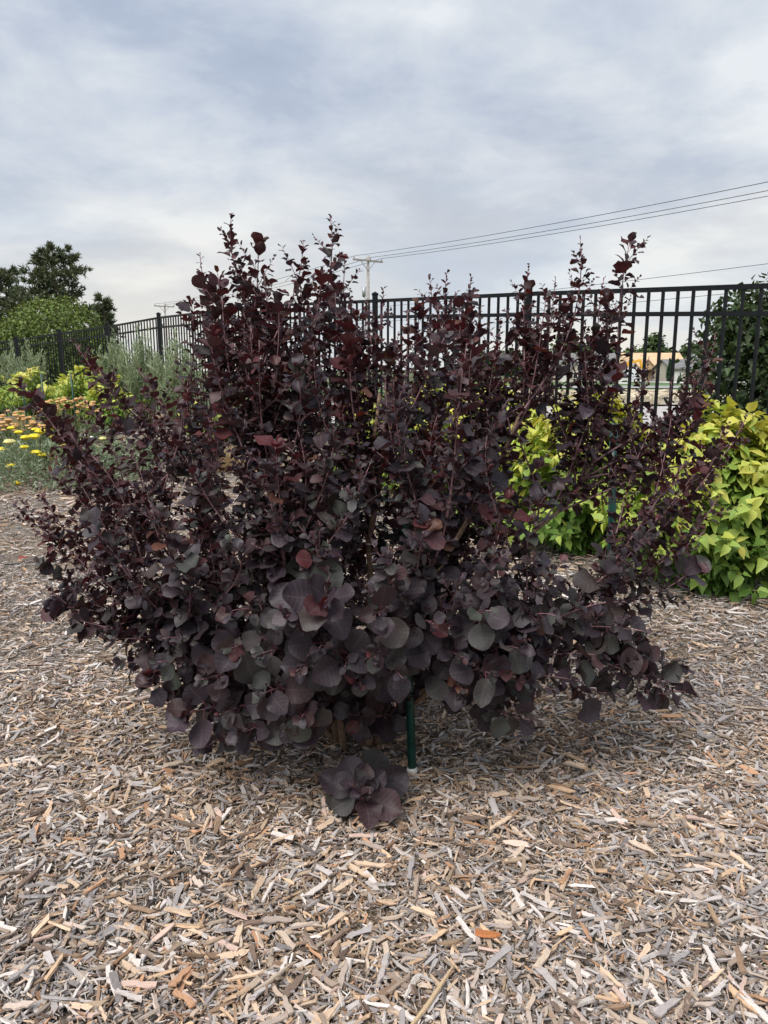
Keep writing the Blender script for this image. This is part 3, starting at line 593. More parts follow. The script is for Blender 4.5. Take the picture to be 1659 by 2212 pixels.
# ------------------------------------------------------------------ black metal fence
POSTS = [((4.39, 3.2), 1.86), ((2.89, 5.2), 1.985), ((1.39, 7.2), 2.12), ((-.11, 9.2), 2.235), ((-1.61, 11.2), 2.35), ((-3.11, 13.2), 2.41), ((-4.61, 15.2), 2.445),
         ((-6.35, 17.0), 2.37), ((-8.2, 18.7), 2.31), ((-10.1, 20.3), 2.21), ((-12.1, 21.8), 2.12), ((-14.2, 23.2), 2.0), ((-16.4, 24.4), 1.9)]
POSTS = [((x * .972, y), z) for (x, y), z in POSTS]
FH = 1.86
def fence():
    root = empty('metal_fence', (1.39, 7.2, float(gh(1.39, 7.2)))); tag(root, 'long black metal picket fence curving along the edge of the garden', 'fence')
    pk = MB().box((-.5, -.5, 0), (.5, .5, 1)); me = bpy.data.meshes.new('picket'); me.from_pydata(pk.v, [], pk.f); me.materials.append(M['fence'])
    for (x, y), zt in POSTS:
        p = MB().box((x - .034, y - .034, zt - FH - .25), (x + .034, y + .034, zt + .05)).build('post', M['fence'], root, bevel=.004)
        cp = MB(); cp.box((x - .041, y - .041, zt + .052), (x + .041, y + .041, zt + .068)); cp.add([(x - .036, y - .036, zt + .068), (x + .036, y - .036, zt + .068), (x + .036, y + .036, zt + .068), (x - .036, y + .036, zt + .068), (x, y, zt + .093)], [(0, 1, 4), (1, 2, 4), (2, 3, 4), (3, 0, 4), (3, 2, 1, 0)])
        cp.build('cap', M['fence'], p)
    for ((x0, y0), z0), ((x1, y1), z1) in zip(POSTS[:-1], POSTS[1:]):
        a = np.array([x0, y0, z0]); b = np.array([x1, y1, z1]); u = unit(b - a); L = np.linalg.norm((b - a)[:2]); yaw = math.atan2(y1 - y0, x1 - x0)
        for dz, hh in ((-.018, .036), (-.205, .034), (-1.72, .036)):
            MB().bar(a + u * .036 + np.array([0, 0, dz]), b - u * .036 + np.array([0, 0, dz]), .034, hh).build('rail', M['fence'], root)
        n = int(round(L / .133))
        for k in range(1, n):
            q = a + (b - a) * k / n; o = link_mesh('picket', me, root)
            o.location = (q[0], q[1], q[2] - FH + .02); o.rotation_euler = (0, 0, yaw); o.scale = (.020, .020, FH - .058)
fence()

# ------------------------------------------------------------------ green stakes
def stake(base, top, w, label, cap=True, group=None):
    b = np.array(base, float); b[2] = float(gh(b[0], b[1])) - .12; t = np.array(top, float); root = empty('garden_stake', (b[0], b[1], b[2] + .12)); tag(root, label, 'stake', group)
    s = MB(); s.tube([b, b + (t - b) * .5, t], [w / 2] * 3, 10)
    s.build('post', M['stake'], root, True)
    d = unit(t - b)
    if cap:
        k = MB(); g0 = b + d * (.13 + (0.01)); k.tube([g0 - d * .012, g0 + d * .008], [w * .62, w * .58], 10); k.build('collar', M['white_paint'], root)
        n = MB()
        for j in range(7):
            q = b + d * (.25 + .12 * j); n.tube([q + np.array([0, -w * .42, 0]), q + np.array([0, -w * .58, .004])], [w * .18, w * .12], 6)
        n.build('studs', M['stake'], root)['kind'] = 'stuff'
sb = at(893, 1682, 2.37); stt = at(874, 1130, 2.52); stake(sb, stt, .031, 'dark green metal stake standing under the front of the purple bush')
sb = at(1326, 1300, 3.35); stt = at(1326, 915, 3.35); stake((sb[0], 3.35, 0), stt, .036, 'dark green metal stake behind the right side of the purple bush', False)
for k, (x, y0, Y, yb) in enumerate(((88, 805, 10.6, 900), (152, 805, 10.4, 890), (45, 812, 10.9, 890))):
    t = at(x, y0, Y); b = at(x + 14, yb, Y); stake(b, t, .022, 'thin green stake among the golden shrubs beside the yarrow', False, 'thin stakes among the golden shrubs')

# ------------------------------------------------------------------ garden plants on the left
for i, (px, Y, rx, h, ns) in enumerate(((100, 13.6, .85, 1.0, 60), (190, 12.8, .85, 1.0, 60), (-15, 14.5, .95, .95, 55), (250, 12.2, .6, .75, 36), (470, 10.4, .6, .62, 40))):
    x = (px - CX) / FPX * Y
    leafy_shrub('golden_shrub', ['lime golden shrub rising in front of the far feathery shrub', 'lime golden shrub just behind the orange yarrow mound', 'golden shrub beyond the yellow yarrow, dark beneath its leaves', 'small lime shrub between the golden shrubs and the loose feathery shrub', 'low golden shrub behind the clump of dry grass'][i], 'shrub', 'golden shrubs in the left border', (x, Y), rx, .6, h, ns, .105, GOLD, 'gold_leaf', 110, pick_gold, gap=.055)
def strokes(name, root, segs, mat, pal, jit=.25):
    """many narrow upright blades: segs = (base, tip, width, colour index)"""
    V = []; F = []; C = []
    for i, (a, b, w, ci) in enumerate(segs):
        a = np.asarray(a); b = np.asarray(b); d = b - a; s = unit(np.cross(d, rng.normal(0, 1, 3))) * w; m = (a + b) / 2 + rng.normal(0, .03, 3) * np.linalg.norm(d)
        k = len(V); V += [a - s * .5, a + s * .5, m + s * .5, m - s * .5, b + s * .12, b - s * .12]; F += [(k, k + 1, k + 2, k + 3), (k + 3, k + 2, k + 4, k + 5)]
        C += [np.array(pal[ci]) * rng.uniform(1 - jit, 1 + jit)] * 6
    V = np.array(V); U = np.zeros((len(V), 3)); U[:, 0] = .6
    return tag(link_mesh(name, mesh_np(name, V, np.array(F), M[mat], np.array(C), U), root), kind='stuff')
SAGE = [(.29, .38, .23), (.35, .44, .27), (.24, .32, .19), (.42, .48, .32)]
def feathery(px, Y, h, rad, n, label):
    x = (px - CX) / FPX * Y; g = float(gh(x, Y)); root = empty('feathery_shrub', (x, Y, g)); tag(root, label, 'shrub', 'feathery shrubs along the fence'); segs = []; st = MB()
    for k in range(n):
        a = rng.uniform(0, 6.283); r = rng.random() ** .6; hh = h * rng.uniform(.55, 1.05) * (1 - .25 * r); b0 = np.array([x + .25 * rad * r * math.cos(a), Y + .25 * rad * r * math.sin(a), g]); t = np.array([x + rad * r * math.cos(a), Y + rad * r * math.sin(a), g + hh])
        p = bez(b0, b0 + np.array([0, 0, hh * .4]), t - np.array([0, 0, hh * .3]), t, 9); st.tube(p, np.linspace(.006, .0015, 9), 3)
        for j in range(30):
            f = rng.uniform(.12, 1) * 7.99; i0 = int(f); q = p[i0] + (p[i0 + 1] - p[i0]) * (f - i0); ax = unit(p[i0 + 1] - p[i0]); d = unit(ax + spin(ax, rng.uniform(0, 6.28)) * rng.uniform(.35, .7))
            L = rng.uniform(.09, .20) * (1.1 - .05 * i0); e = q + d * L; segs.append((q, e, .013, rng.integers(4)))
            for m in range(3): w = q + d * L * rng.uniform(.3, .9); segs.append((w, w + unit(d + rng.normal(0, .45, 3)) * rng.uniform(.03, .07), .009, rng.integers(4)))
    st.build('stems', M['green_stem'], root, True)['kind'] = 'stuff'
    strokes('foliage', root, segs, 'far_leaf', SAGE)
feathery(258, 12.9, 1.5, .36, 72, 'upright grey-green feathery shrub in front of the fence posts, loosely branched')
feathery(318, 12.6, 1.6, .38, 76, 'tallest grey-green feathery shrub standing against the fence')
feathery(392, 11.9, 1.5, .42, 80, 'grey-green feathery shrub beside the purple bush and the fence')
feathery(66, 17.2, 1.6, .50, 80, 'grey-green feathery shrub behind the golden shrubs')

def flower_head(root, c, r, mat, name='flower_head'):
    k = MB(); n = 9; v = [(c[0], c[1], c[2] + r * .52)]
    for ring, (rr, zz) in enumerate(((.6, .42), (1.0, .05), (.25, -.40))):
        for j in range(n):
            a = 2 * math.pi * j / n; q = rr * r * (1 + .16 * math.sin(3 * a + c[0] * 40 + ring)); v.append((c[0] + q * math.cos(a), c[1] + q * math.sin(a), c[2] + zz * r + rng.normal(0, .03) * r))
    f = [(0, 1 + j, 1 + (j + 1) % n) for j in range(n)] + [(1 + rg * n + j, 1 + rg * n + n + j, 1 + rg * n + n + (j + 1) % n, 1 + rg * n + (j + 1) % n) for rg in (0, 1) for j in range(n)]
    k.add(v, [t[::-1] if len(t) == 4 else t for t in f]); return k.build(name, mat, root)
M['yellow_flower'] = plain('yellow_flower', (.86, .66, .03), .7, .3, 90, bump=.8)
M['pale_flower'] = plain('pale_flower', (.72, .66, .26), .7, .3, 90, bump=.8)
M['orange_flower'] = plain('orange_flower', (.62, .36, .14), .7, .35, 60, bump=.8)
M['white_flower'] = plain('white_flower', (.8, .8, .78), .6, .1, 30)
YARROW = [(.22, .30, .18), (.29, .37, .24), (.17, .24, .13), (.35, .40, .29)]
def yarrow(c, rx, ry, h, nfol, heads, mat, size, label, group=None, extra=None, fol=YARROW):
    g = float(gh(*c)); root = empty('yarrow_plant', (c[0], c[1], g)); tag(root, label, 'plant', group); segs = []
    for k in range(nfol):
        a = rng.uniform(0, 6.283); r = rng.random() ** .5; q = np.array([c[0] + rx * r * math.cos(a), c[1] + ry * r * math.sin(a), 0]); q[2] = float(gh(q[0], q[1])) + h * .72 * math.sqrt(max(.02, 1 - r * r)) * rng.random() ** .5
        d = unit(rng.normal(0, .8, 3) + np.array([.5 * math.cos(a), .5 * math.sin(a), .75])); L = rng.uniform(.05, .13); ci = rng.integers(4); segs.append((q, q + d * L, .013, ci))
        for m in range(4): w = q + d * L * (m + 1) / 5; segs.append((w, w + unit(d * .6 + rng.normal(0, .8, 3)) * L * .35, .009, ci))
    stems = MB()
    for (hx, hy, hz, mt, sz) in heads:
        b0 = np.array([c[0] + (hx - c[0]) * .6, c[1] + (hy - c[1]) * .6, gh(hx, hy)]); stems.tube([b0, (b0 + (hx, hy, hz)) / 2 + (0, 0, .05), (hx, hy, hz - sz * .2)], [.004, .003, .0025], 4); flower_head(root, (hx, hy, hz), sz, M[mt])
    stems.build('stems', M['green_stem'], root, True)['kind'] = 'stuff'
    strokes('foliage', root, segs, 'far_leaf', fol)
def heads_px(lst, Y, mat, sz):
    out = []
    for x, y, *k in lst:
        p = at(x, y, Y + rng.normal(0, .15)); out.append((p[0], p[1], p[2], k[0] if k else mat, sz * rng.uniform(.75, 1.25)))
    return out
yl = [(25, 925), (40, 934), (75, 928), (88, 932), (110, 924), (145, 936), (55, 946), (75, 943), (115, 944), (135, 942), (5, 972), (52, 966), (78, 978), (95, 984), (140, 965), (160, 968), (24, 1008), (140, 1010), (35, 1044), (20, 955, 'pale_flower'), (105, 990)]
yarrow((-3.75, 8.2), 1.15, .75, .50, 2600, heads_px(yl, 7.9, 'yellow_flower', .055), 'yellow_flower', .05, 'grey-green yarrow plant with flat bright yellow flower heads')
pl = [(190, 958, 'pale_flower'), (205, 965, 'pale_flower'), (222, 948, 'pale_flower'), (178, 950, 'pale_flower'), (235, 962, 'pale_flower')]
yarrow((-3.1, 9.2), .42, .4, .34, 700, heads_px(pl, 9.0, 'pale_flower', .045), 'pale_flower', .04, 'small grey-green yarrow with pale cream flower heads')
def dome_heads(px, py, Y, wx, hy, n, mat):
    out = []
    for _ in range(n):
        a = rng.uniform(0, math.pi); r = rng.random() ** .5; p = at(px + wx * r * math.cos(a), py - hy * r * math.sin(a), Y + rng.uniform(-.25, .25)); out.append((p[0], p[1], p[2], mat, .038 * rng.uniform(.8, 1.3)))
    return out
c = at(30, 945, 10.0); yarrow((c[0], c[1]), .62, .5, .42, 700, dome_heads(30, 932, 9.9, 78, 45, 70, 'orange_flower'), 'orange_flower', .04, 'yarrow mound covered in faded orange flowers beside the dry grass')
c = at(150, 905, 10.6); yarrow((c[0], c[1]), .62, .5, .46, 700, dome_heads(152, 892, 10.4, 66, 36, 60, 'orange_flower'), 'orange_flower', .04, 'yarrow mound with faded orange flowers in front of the golden shrubs')
def dry_grass(px, Y, rad, h, n, label):
    x = (px - CX) / FPX * Y; g = float(gh(x, Y)); root = empty('dry_grass_clump', (x, Y, g)); tag(root, label, 'grass clump'); segs = []
    for k in range(n):
        a = rng.uniform(0, 6.283); r = rng.random() ** .5; b0 = np.array([x + rad * .6 * r * math.cos(a), Y + rad * .6 * r * math.sin(a), g]); hh = h * rng.uniform(.6, 1.1) * (1 - .35 * r); segs.append((b0, b0 + np.array([rad * .6 * r * math.cos(a) + rng.normal(0, .04), rad * .6 * r * math.sin(a), hh]), .008, rng.integers(3)))
    strokes('foliage', root, segs, 'far_leaf', [(.42, .33, .19), (.5, .4, .25), (.3, .23, .13)])
dry_grass(52, 11.6, .36, .30, 420, 'clipped tan clump of dry grass behind the orange yarrow')
dry_grass(470, 8.7, .40, .36, 520, 'tan clump of dry grass seen through the purple bush')
for k, (x, y) in enumerate(((186, 940), (198, 944), (214, 931), (256, 927), (182, 949))):
    p = at(x, y, 8.9); root = empty('white_flower', (p[0], p[1], float(gh(p[0], p[1])))); tag(root, 'tiny white flower on a thin stem beside the cream yarrow', 'flower', 'tiny white flowers'); flower_head(root, p, .022, M['white_flower'], 'blossom'); MB().tube([(p[0], p[1], float(gh(p[0], p[1]))), p], [.003, .002], 4).build('stem', M['green_stem'], root)

# ------------------------------------------------------------------ trees
FT = tpls(prof_ovate, .1, (2, 2), 5, rng)
def crown_tree(name, label, cat, base, h, clumps, nleaf, leaf, pal, trunk_r, group=None, parts=0, shell=.55, bark='bark', mat='far_leaf', tpl=FT, droop=.3):
    """clumps: (dx, dy, z, rx, ry, rz) relative to the foot"""
    g = float(gh(base[0], base[1])); root = empty(name, (base[0], base[1], g)); tag(root, label, cat, group); tr = MB(); b = np.array([base[0], base[1], g - .1])
    zc = np.mean([c[2] for c in clumps]); tr.tube([b, b + np.array([.02, .02, zc * .5]), b + np.array([0, .03, zc * 1.1])], [trunk_r, trunk_r * .75, trunk_r * .35], 8)
    Lv = Leaves(tpl, pal, M[mat]); vol = np.array([c[3] * c[4] + c[3] * c[5] for c in clumps]); vol = vol / vol.sum()
    for (dx, dy, z, rx, ry, rz), f in zip(clumps, vol):
        C_ = b + np.array([dx, dy, z + .1]); s0 = b + np.array([0, 0, z * .55]); tr.tube(bez(s0, s0 + (C_ - s0) * .4 + np.array([0, 0, .1 * z]), C_ - np.array([0, 0, rz * .3]), C_, 6), np.linspace(trunk_r * .45, trunk_r * .1, 6), 5)
        n = int(nleaf * f); dirs = unit(rng.normal(0, 1, (n, 3))); rad = shell + (1 - shell) * rng.random(n) ** .7; nb = 26; bd = unit(rng.normal(0, 1, (nb, 3))); bs = rng.uniform(-.28, .16, nb)
        w = np.exp(6 * (dirs @ bd.T - 1)); lump = 1 + (w * bs).sum(1) / (w.sum(1) + .05); rad = rad * lump * 1.05
        for d, r in zip(dirs, rad):
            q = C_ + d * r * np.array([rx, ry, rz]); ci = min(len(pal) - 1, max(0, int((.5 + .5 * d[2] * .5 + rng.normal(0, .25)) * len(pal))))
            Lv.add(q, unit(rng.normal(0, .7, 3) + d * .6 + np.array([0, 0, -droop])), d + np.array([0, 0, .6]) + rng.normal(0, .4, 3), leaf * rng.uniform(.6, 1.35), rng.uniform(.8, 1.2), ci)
    tr.build('trunk', M[bark], root, True); Lv.finish(root, parts, 'crown'); return root
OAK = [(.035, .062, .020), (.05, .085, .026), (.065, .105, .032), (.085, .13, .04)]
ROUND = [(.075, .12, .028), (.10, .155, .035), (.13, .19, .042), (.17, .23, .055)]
# leafy tree just beyond the fence on the right
crown_tree('leafy_tree', 'dark green leafy tree just beyond the fence at its near end', 'tree', (4.05, 7.9), 2.7,
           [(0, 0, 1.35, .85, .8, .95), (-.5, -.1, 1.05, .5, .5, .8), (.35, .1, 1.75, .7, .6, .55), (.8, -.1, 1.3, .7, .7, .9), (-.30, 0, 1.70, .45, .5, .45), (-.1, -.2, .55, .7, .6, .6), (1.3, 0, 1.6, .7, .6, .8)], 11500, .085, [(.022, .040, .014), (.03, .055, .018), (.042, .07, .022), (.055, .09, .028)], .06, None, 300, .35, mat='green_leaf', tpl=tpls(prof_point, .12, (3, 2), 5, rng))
# round tree and pines beyond the fence on the left
x0 = (104 - CX) / FPX * 31 * .97
crown_tree('round_tree', 'rounded bright green leafy tree behind the fence below the pines', 'tree', (x0, 31), 4.4,
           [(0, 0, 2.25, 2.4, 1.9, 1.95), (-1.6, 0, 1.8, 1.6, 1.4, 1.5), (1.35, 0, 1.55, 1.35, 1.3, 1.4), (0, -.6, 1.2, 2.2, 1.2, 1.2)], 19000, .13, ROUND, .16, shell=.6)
def pine(px, Y, ytop, wpx, label, seed, nb=74):
    r = np.random.default_rng(seed); x = at(px, ytop, Y)[0]; g = float(gh(x, Y)); H = at(px, ytop, Y)[2] - g; W = wpx / FPX * Y / 2; root = empty('pine_tree', (x, Y, g)); tag(root, label, 'tree', 'pines behind the fence')
    tr = MB(); tr.tube([(x, Y, g - .1), (x + .06, Y, g + H * .5), (x, Y, g + H * .97)], [H * .021, H * .014, .02], 8); segs = []
    for k in range(nb):
        f = (k + .5) / nb; z = g + H * (.10 + .89 * f); a = k * 2.4 + r.normal(0, .3); L = W * (1.05 - f) ** .55 * r.uniform(.6, 1.12) * (1 if f > .12 else .8)
        e = np.array([x + L * math.cos(a), Y + L * math.sin(a), z + L * r.uniform(-.02, .42)]); b0 = np.array([x, Y, z - .1]); p = bez(b0, b0 + (e - b0) * .35 + (0, 0, -.05 * L), b0 + (e - b0) * .75, e, 7); tr.tube(p, np.linspace(.035, .010, 7) * (1.2 - f), 4)
        for j in range(int(9 + 17 * L / W)):
            q = p[min(6, int(7 * r.uniform(.35, 1.0)))] + r.normal(0, .15, 3) * np.array([1, 1, .7]) * max(.5, L * .8); ax = unit(np.array([math.cos(a), math.sin(a), .9]) + r.normal(0, .45, 3))
            for m in range(13): segs.append((q, q + unit(ax + r.normal(0, .75, 3)) * r.uniform(.18, .38), .055, int(r.integers(4))))
    tr.build('trunk', M['pine_bark'], root, True); strokes('crown', root, segs, 'far_leaf', [(.07, .095, .055), (.095, .125, .068), (.12, .15, .08), (.155, .175, .095)])
pine(112, 44, 532, 225, 'tall pine with open layered branches behind the round green tree', 3, 92)
pine(8, 47, 582, 170, 'pine half out of view beside the tall pine', 5, 70)
pine(222, 43, 640, 72, 'small pine beside the round green tree, nearest the bare sky', 8, 34)

# distant trees behind the houses
for k, (px, yt, w, Y, lab) in enumerate(((1215, 712, 60, 200, 0), (1250, 742, 50, 195, 0), (1300, 748, 60, 205, 0), (1345, 752, 50, 200, 0), (1398, 716, 46, 195, 1), (1430, 752, 50, 205, 0), (1475, 740, 56, 200, 0), (1520, 735, 60, 195, 0), (1580, 742, 70, 200, 0), (1640, 738, 70, 200, 0), (1160, 748, 60, 205, 0), (1100, 755, 60, 205, 0), (1040, 758, 60, 210, 0), (1370, 752, 60, 215, 0))):
    x = (px - CX) / FPX * Y; g = float(gh(x, Y)); H = at(px, yt, Y)[2] - g; W = w / FPX * Y / 2
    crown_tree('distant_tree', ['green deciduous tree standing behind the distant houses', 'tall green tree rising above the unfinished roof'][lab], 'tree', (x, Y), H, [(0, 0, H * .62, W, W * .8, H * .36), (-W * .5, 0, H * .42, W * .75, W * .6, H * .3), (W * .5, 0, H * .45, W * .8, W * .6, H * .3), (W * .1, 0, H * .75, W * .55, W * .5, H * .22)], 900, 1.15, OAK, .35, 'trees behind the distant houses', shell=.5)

# ------------------------------------------------------------------ distant houses and works
M['osb'] = plain('bare_sheathing', (.56, .39, .235), .85, .18, .9)
M['wrap'] = plain('house_wrap', (.72, .74, .77), .6, .05, .6)
M['beige'] = plain('beige_siding', (.50, .45, .37), .8, .08, .7)
M['shingle'] = plain('grey_shingle', (.17, .165, .165), .9, .2, .8)
M['glass'] = plain('dark_opening', (.03, .03, .035), .15, .1, 1)
M['brownbrick'] = plain('brown_stone', (.24, .14, .09), .9, .3, 2)
M['trim'] = plain('trim', (.68, .67, .64), .6, .05, 1)
M['machine'] = plain('machine_yellow', (.72, .38, .03), .45, .12, 2)
M['rubber'] = plain('rubber', (.02, .02, .02), .8, .2, 4)
M['steel'] = plain('lamp_steel', (.42, .43, .44), .4, .1, 3, metal=.6)
def gable_block(root, x0, x1, y0, y1, z0, ze, zr, axis, wall, roof, ov=.45, part='wall'):
    """walls with a ridge along x or y, roof slab above"""
    m = MB()
    if axis == 'x':
        yc = (y0 + y1) / 2
        m.add([(x0, y0, z0), (x1, y0, z0), (x1, y1, z0), (x0, y1, z0), (x0, y0, ze), (x1, y0, ze), (x1, y1, ze), (x0, y1, ze), (x0, yc, zr), (x1, yc, zr)], [(0, 1, 5, 4), (2, 3, 7, 6), (1, 2, 6, 9, 5), (3, 0, 4, 8, 7), (4, 5, 9, 8), (6, 7, 8, 9)])
        s = (zr - ze) / (yc - y0); q = [(y0 - ov, ze - ov * s + .06), (yc, zr + .06), (y1 + ov, ze - ov * s + .06)]; a, b = x0 - ov, x1 + ov; P3 = lambda t, yz: (t, yz[0], yz[1])
    else:
        xc = (x0 + x1) / 2
        m.add([(x0, y0, z0), (x1, y0, z0), (x1, y1, z0), (x0, y1, z0), (x0, y0, ze), (x1, y0, ze), (x1, y1, ze), (x0, y1, ze), (xc, y0, zr), (xc, y1, zr)], [(0, 1, 5, 8, 4), (1, 2, 6, 5), (2, 3, 7, 9, 6), (3, 0, 4, 7), (4, 8, 9, 7), (5, 6, 9, 8)])
        s = (zr - ze) / (xc - x0); q = [(x0 - ov, ze - ov * s + .06), (xc, zr + .06), (x1 + ov, ze - ov * s + .06)]; a, b = y0 - ov, y1 + ov; P3 = lambda t, xz: (xz[0], t, xz[1])
    m.build(part, wall, root); r = MB(); v = []
    for t in (a, b):
        for k in q: v.append(P3(t, k))
        for k in q: v.append(P3(t, (k[0], k[1] + .22)))
    r.add(v, [(0, 1, 7, 6), (1, 2, 8, 7), (3, 9, 10, 4), (4, 10, 11, 5), (0, 6, 9, 3), (2, 5, 11, 8), (0, 3, 4, 1), (1, 4, 5, 2), (6, 7, 10, 9), (7, 8, 11, 10)]); return r.build('roof', roof, root)
def opening(root, x0, x1, y, z0, z1, mat, name='window', frame='trim'):
    f = MB(); t = .14
    for lo, hi in (((x0 - t, y - .12, z0 - t), (x1 + t, y - .02, z0)), ((x0 - t, y - .12, z1), (x1 + t, y - .02, z1 + t)), ((x0 - t, y - .12, z0), (x0, y - .02, z1)), ((x1, y - .12, z0), (x1 + t, y - .02, z1))): f.box(lo, hi)
    w = f.build(name, M[frame], root); MB().box((x0, y - .06, z0), (x1, y - .01, z1)).build('pane' if name == 'window' else 'panel', M[mat], w)
def px_x(px, Y): return (px - CX) / FPX * Y * .983
Y = 165.; g = -1.0
u = empty('unfinished_house', (60, Y, g)); tag(u, 'unfinished house with bare tan roof sheathing and white wrapped walls', 'house')
X0, X1 = px_x(1342, Y), px_x(1482, Y)
gable_block(u, X0 + 1.5, X1, Y, Y + 11, g, 1.8, 5.0, 'x', M['wrap'], M['osb'])
gable_block(u, px_x(1336, Y), px_x(1368, Y), Y - 3.0, Y + 4, g, 2.0, 3.9, 'y', M['wrap'], M['osb'], .3, 'gable_wall')
gable_block(u, px_x(1373, Y), px_x(1410, Y), Y - 1.6, Y + 4, g + 2.6, 1.85, 3.6, 'y', M['osb'], M['osb'], .3, 'porch_gable')
MB().box((px_x(1376, Y), Y - .25, g), (px_x(1406, Y), Y - .05, 1.5)).build('sheathing', M['osb'], u)
opening(u, px_x(1409.5, Y), px_x(1414.5, Y), Y - .02, -.1, 1.4, 'brownbrick'); opening(u, px_x(1348, Y), px_x(1356, Y), Y - 3.02, -.2, 1.0, 'glass'); opening(u, px_x(1386, Y), px_x(1392, Y), Y - .27, g + .1, 1.2, 'glass', 'door')
for k in range(7): MB().box((px_x(1374 + 5 * k, Y), Y - 1.75, 1.55), (px_x(1375.6 + 5 * k, Y), Y - 1.62, 2.25)).build('truss_strut', M['osb'], u)
Y = 152.; b = empty('beige_house', (70, Y, -.85)); tag(b, 'beige house with grey roof and pale garage door beside the narrow cypress', 'house')
gable_block(b, px_x(1451, Y), px_x(1500, Y), Y, Y + 10, -.9, 1.65, 3.4, 'x', M['beige'], M['shingle']); opening(b, px_x(1457, Y), px_x(1474, Y), Y, -.85, 1.2, 'trim', 'garage_door', 'beige'); opening(b, px_x(1482, Y), px_x(1490, Y), Y, -.1, 1.1, 'glass')
Y = 170.; b = empty('grey_roofed_house', (48, Y, -.95)); tag(b, 'grey roofed beige house behind the yellow excavator', 'house')
gable_block(b, px_x(1262, Y), px_x(1338, Y), Y, Y + 12, -1, 2.0, 5.2, 'x', M['beige'], M['shingle']); gable_block(b, px_x(1275, Y), px_x(1305, Y), Y - 2.5, Y + 5, -1, 2.0, 4.3, 'y', M['beige'], M['shingle'], .35, 'gable_wall'); opening(b, px_x(1282, Y), px_x(1298, Y), Y - 2.52, -.9, 1.1, 'glass', 'garage_door'); opening(b, px_x(1312, Y), px_x(1322, Y), Y, -.1, 1.1, 'glass')
Y = 160.; b = empty('twin_gabled_house', (38, Y, -.95)); tag(b, 'beige house with two gables and a grey roof past the street lamp', 'house')
gable_block(b, px_x(1168, Y), px_x(1250, Y), Y, Y + 11, -1, 1.8, 4.8, 'x', M['beige'], M['shingle']); gable_block(b, px_x(1200, Y), px_x(1228, Y), Y - 2, Y + 5, -1, 1.8, 3.9, 'y', M['beige'], M['shingle'], .35, 'gable_wall'); gable_block(b, px_x(1224, Y), px_x(1246, Y), Y - 3, Y + 3, -1, 1.5, 2.9, 'y', M['beige'], M['shingle'], .35, 'gable_wall'); opening(b, px_x(1208, Y), px_x(1220, Y), Y - 2.02, -.9, 1.0, 'trim', 'garage_door'); opening(b, px_x(1231, Y), px_x(1239, Y), Y - 3.02, -.2, .9, 'glass')
Y = 158.; b = empty('dark_roofed_house', (82, Y, -.9)); tag(b, 'tan house with a dark roof half hidden by the leafy tree', 'house')
gable_block(b, px_x(1512, Y), px_x(1590, Y), Y, Y + 11, -.95, 1.7, 4.6, 'x', M['beige'], M['shingle']); opening(b, px_x(1522, Y), px_x(1530, Y), Y, -.1, 1.1, 'glass'); opening(b, px_x(1545, Y), px_x(1562, Y), Y, -.85, 1.1, 'trim', 'garage_door')

def excavator():
    Y = 138.; z = float(gh(45, Y)); x = px_x(1318, Y); root = empty('excavator', (x, Y, z)); tag(root, 'yellow excavator with raised boom parked before the unfinished house', 'excavator')
    for dy in (-1.1, .7):
        t = MB(); n = 14; pts = []
        for k in range(n):
            a = 2 * math.pi * k / n; pts.append((x + 1.45 + 1.15 * (1 if math.cos(a) > 0 else -1) + .38 * math.cos(a), z + .42 + .38 * math.sin(a)))
        v = [(px, Y + dy, pz) for px, pz in pts] + [(px, Y + dy + .45, pz) for px, pz in pts]; t.add(v, [tuple(range(n)), tuple(range(2 * n - 1, n - 1, -1))] + [(k, n + k, n + (k + 1) % n, (k + 1) % n) for k in range(n)]); t.build('track', M['rubber'], root)
    MB().box((x - .1, Y - 1.1, z + .85), (x + 2.9, Y + 1.1, z + 1.7)).build('body', M['machine'], root, bevel=.1)
    MB().box((x - .2, Y - .9, z + 1.72), (x + .9, Y + .9, z + 2.2)).build('engine_cover', M['machine'], root, bevel=.12)
    c = MB().box((x + 1.5, Y - 1.05, z + 1.72), (x + 2.8, Y + .1, z + 3.0)).build('cab', M['machine'], root, bevel=.08); MB().box((x + 1.65, Y - 1.09, z + 2.0), (x + 2.65, Y - 1.06, z + 2.85)).build('pane', M['glass'], c)
    bm = MB(); bm.bar((x + 2.5, Y + .5, z + 1.7), (x + 3.4, Y + .5, z + 3.5), .35, .5); bm.bar((x + 3.3, Y + .5, z + 3.4), (x + 5.6, Y + .5, z + 4.0), .33, .42); bm.build('boom', M['machine'], root)
    MB().bar((x + 5.5, Y + .5, z + 4.1), (x + 6.1, Y + .5, z + 1.9), .28, .36).build('arm', M['machine'], root)
    MB().add([(x + 5.5, Y, z + 2.0), (x + 6.4, Y, z + 2.0), (x + 6.3, Y, z + 1.2), (x + 5.3, Y, z + 1.4), (x + 5.5, Y + 1, z + 2.0), (x + 6.4, Y + 1, z + 2.0), (x + 6.3, Y + 1, z + 1.2), (x + 5.3, Y + 1, z + 1.4)], [(0, 1, 2, 3), (7, 6, 5, 4), (1, 5, 6, 2), (2, 6, 7, 3), (3, 7, 4, 0)]).build('bucket', M['rubber'], root)
excavator()
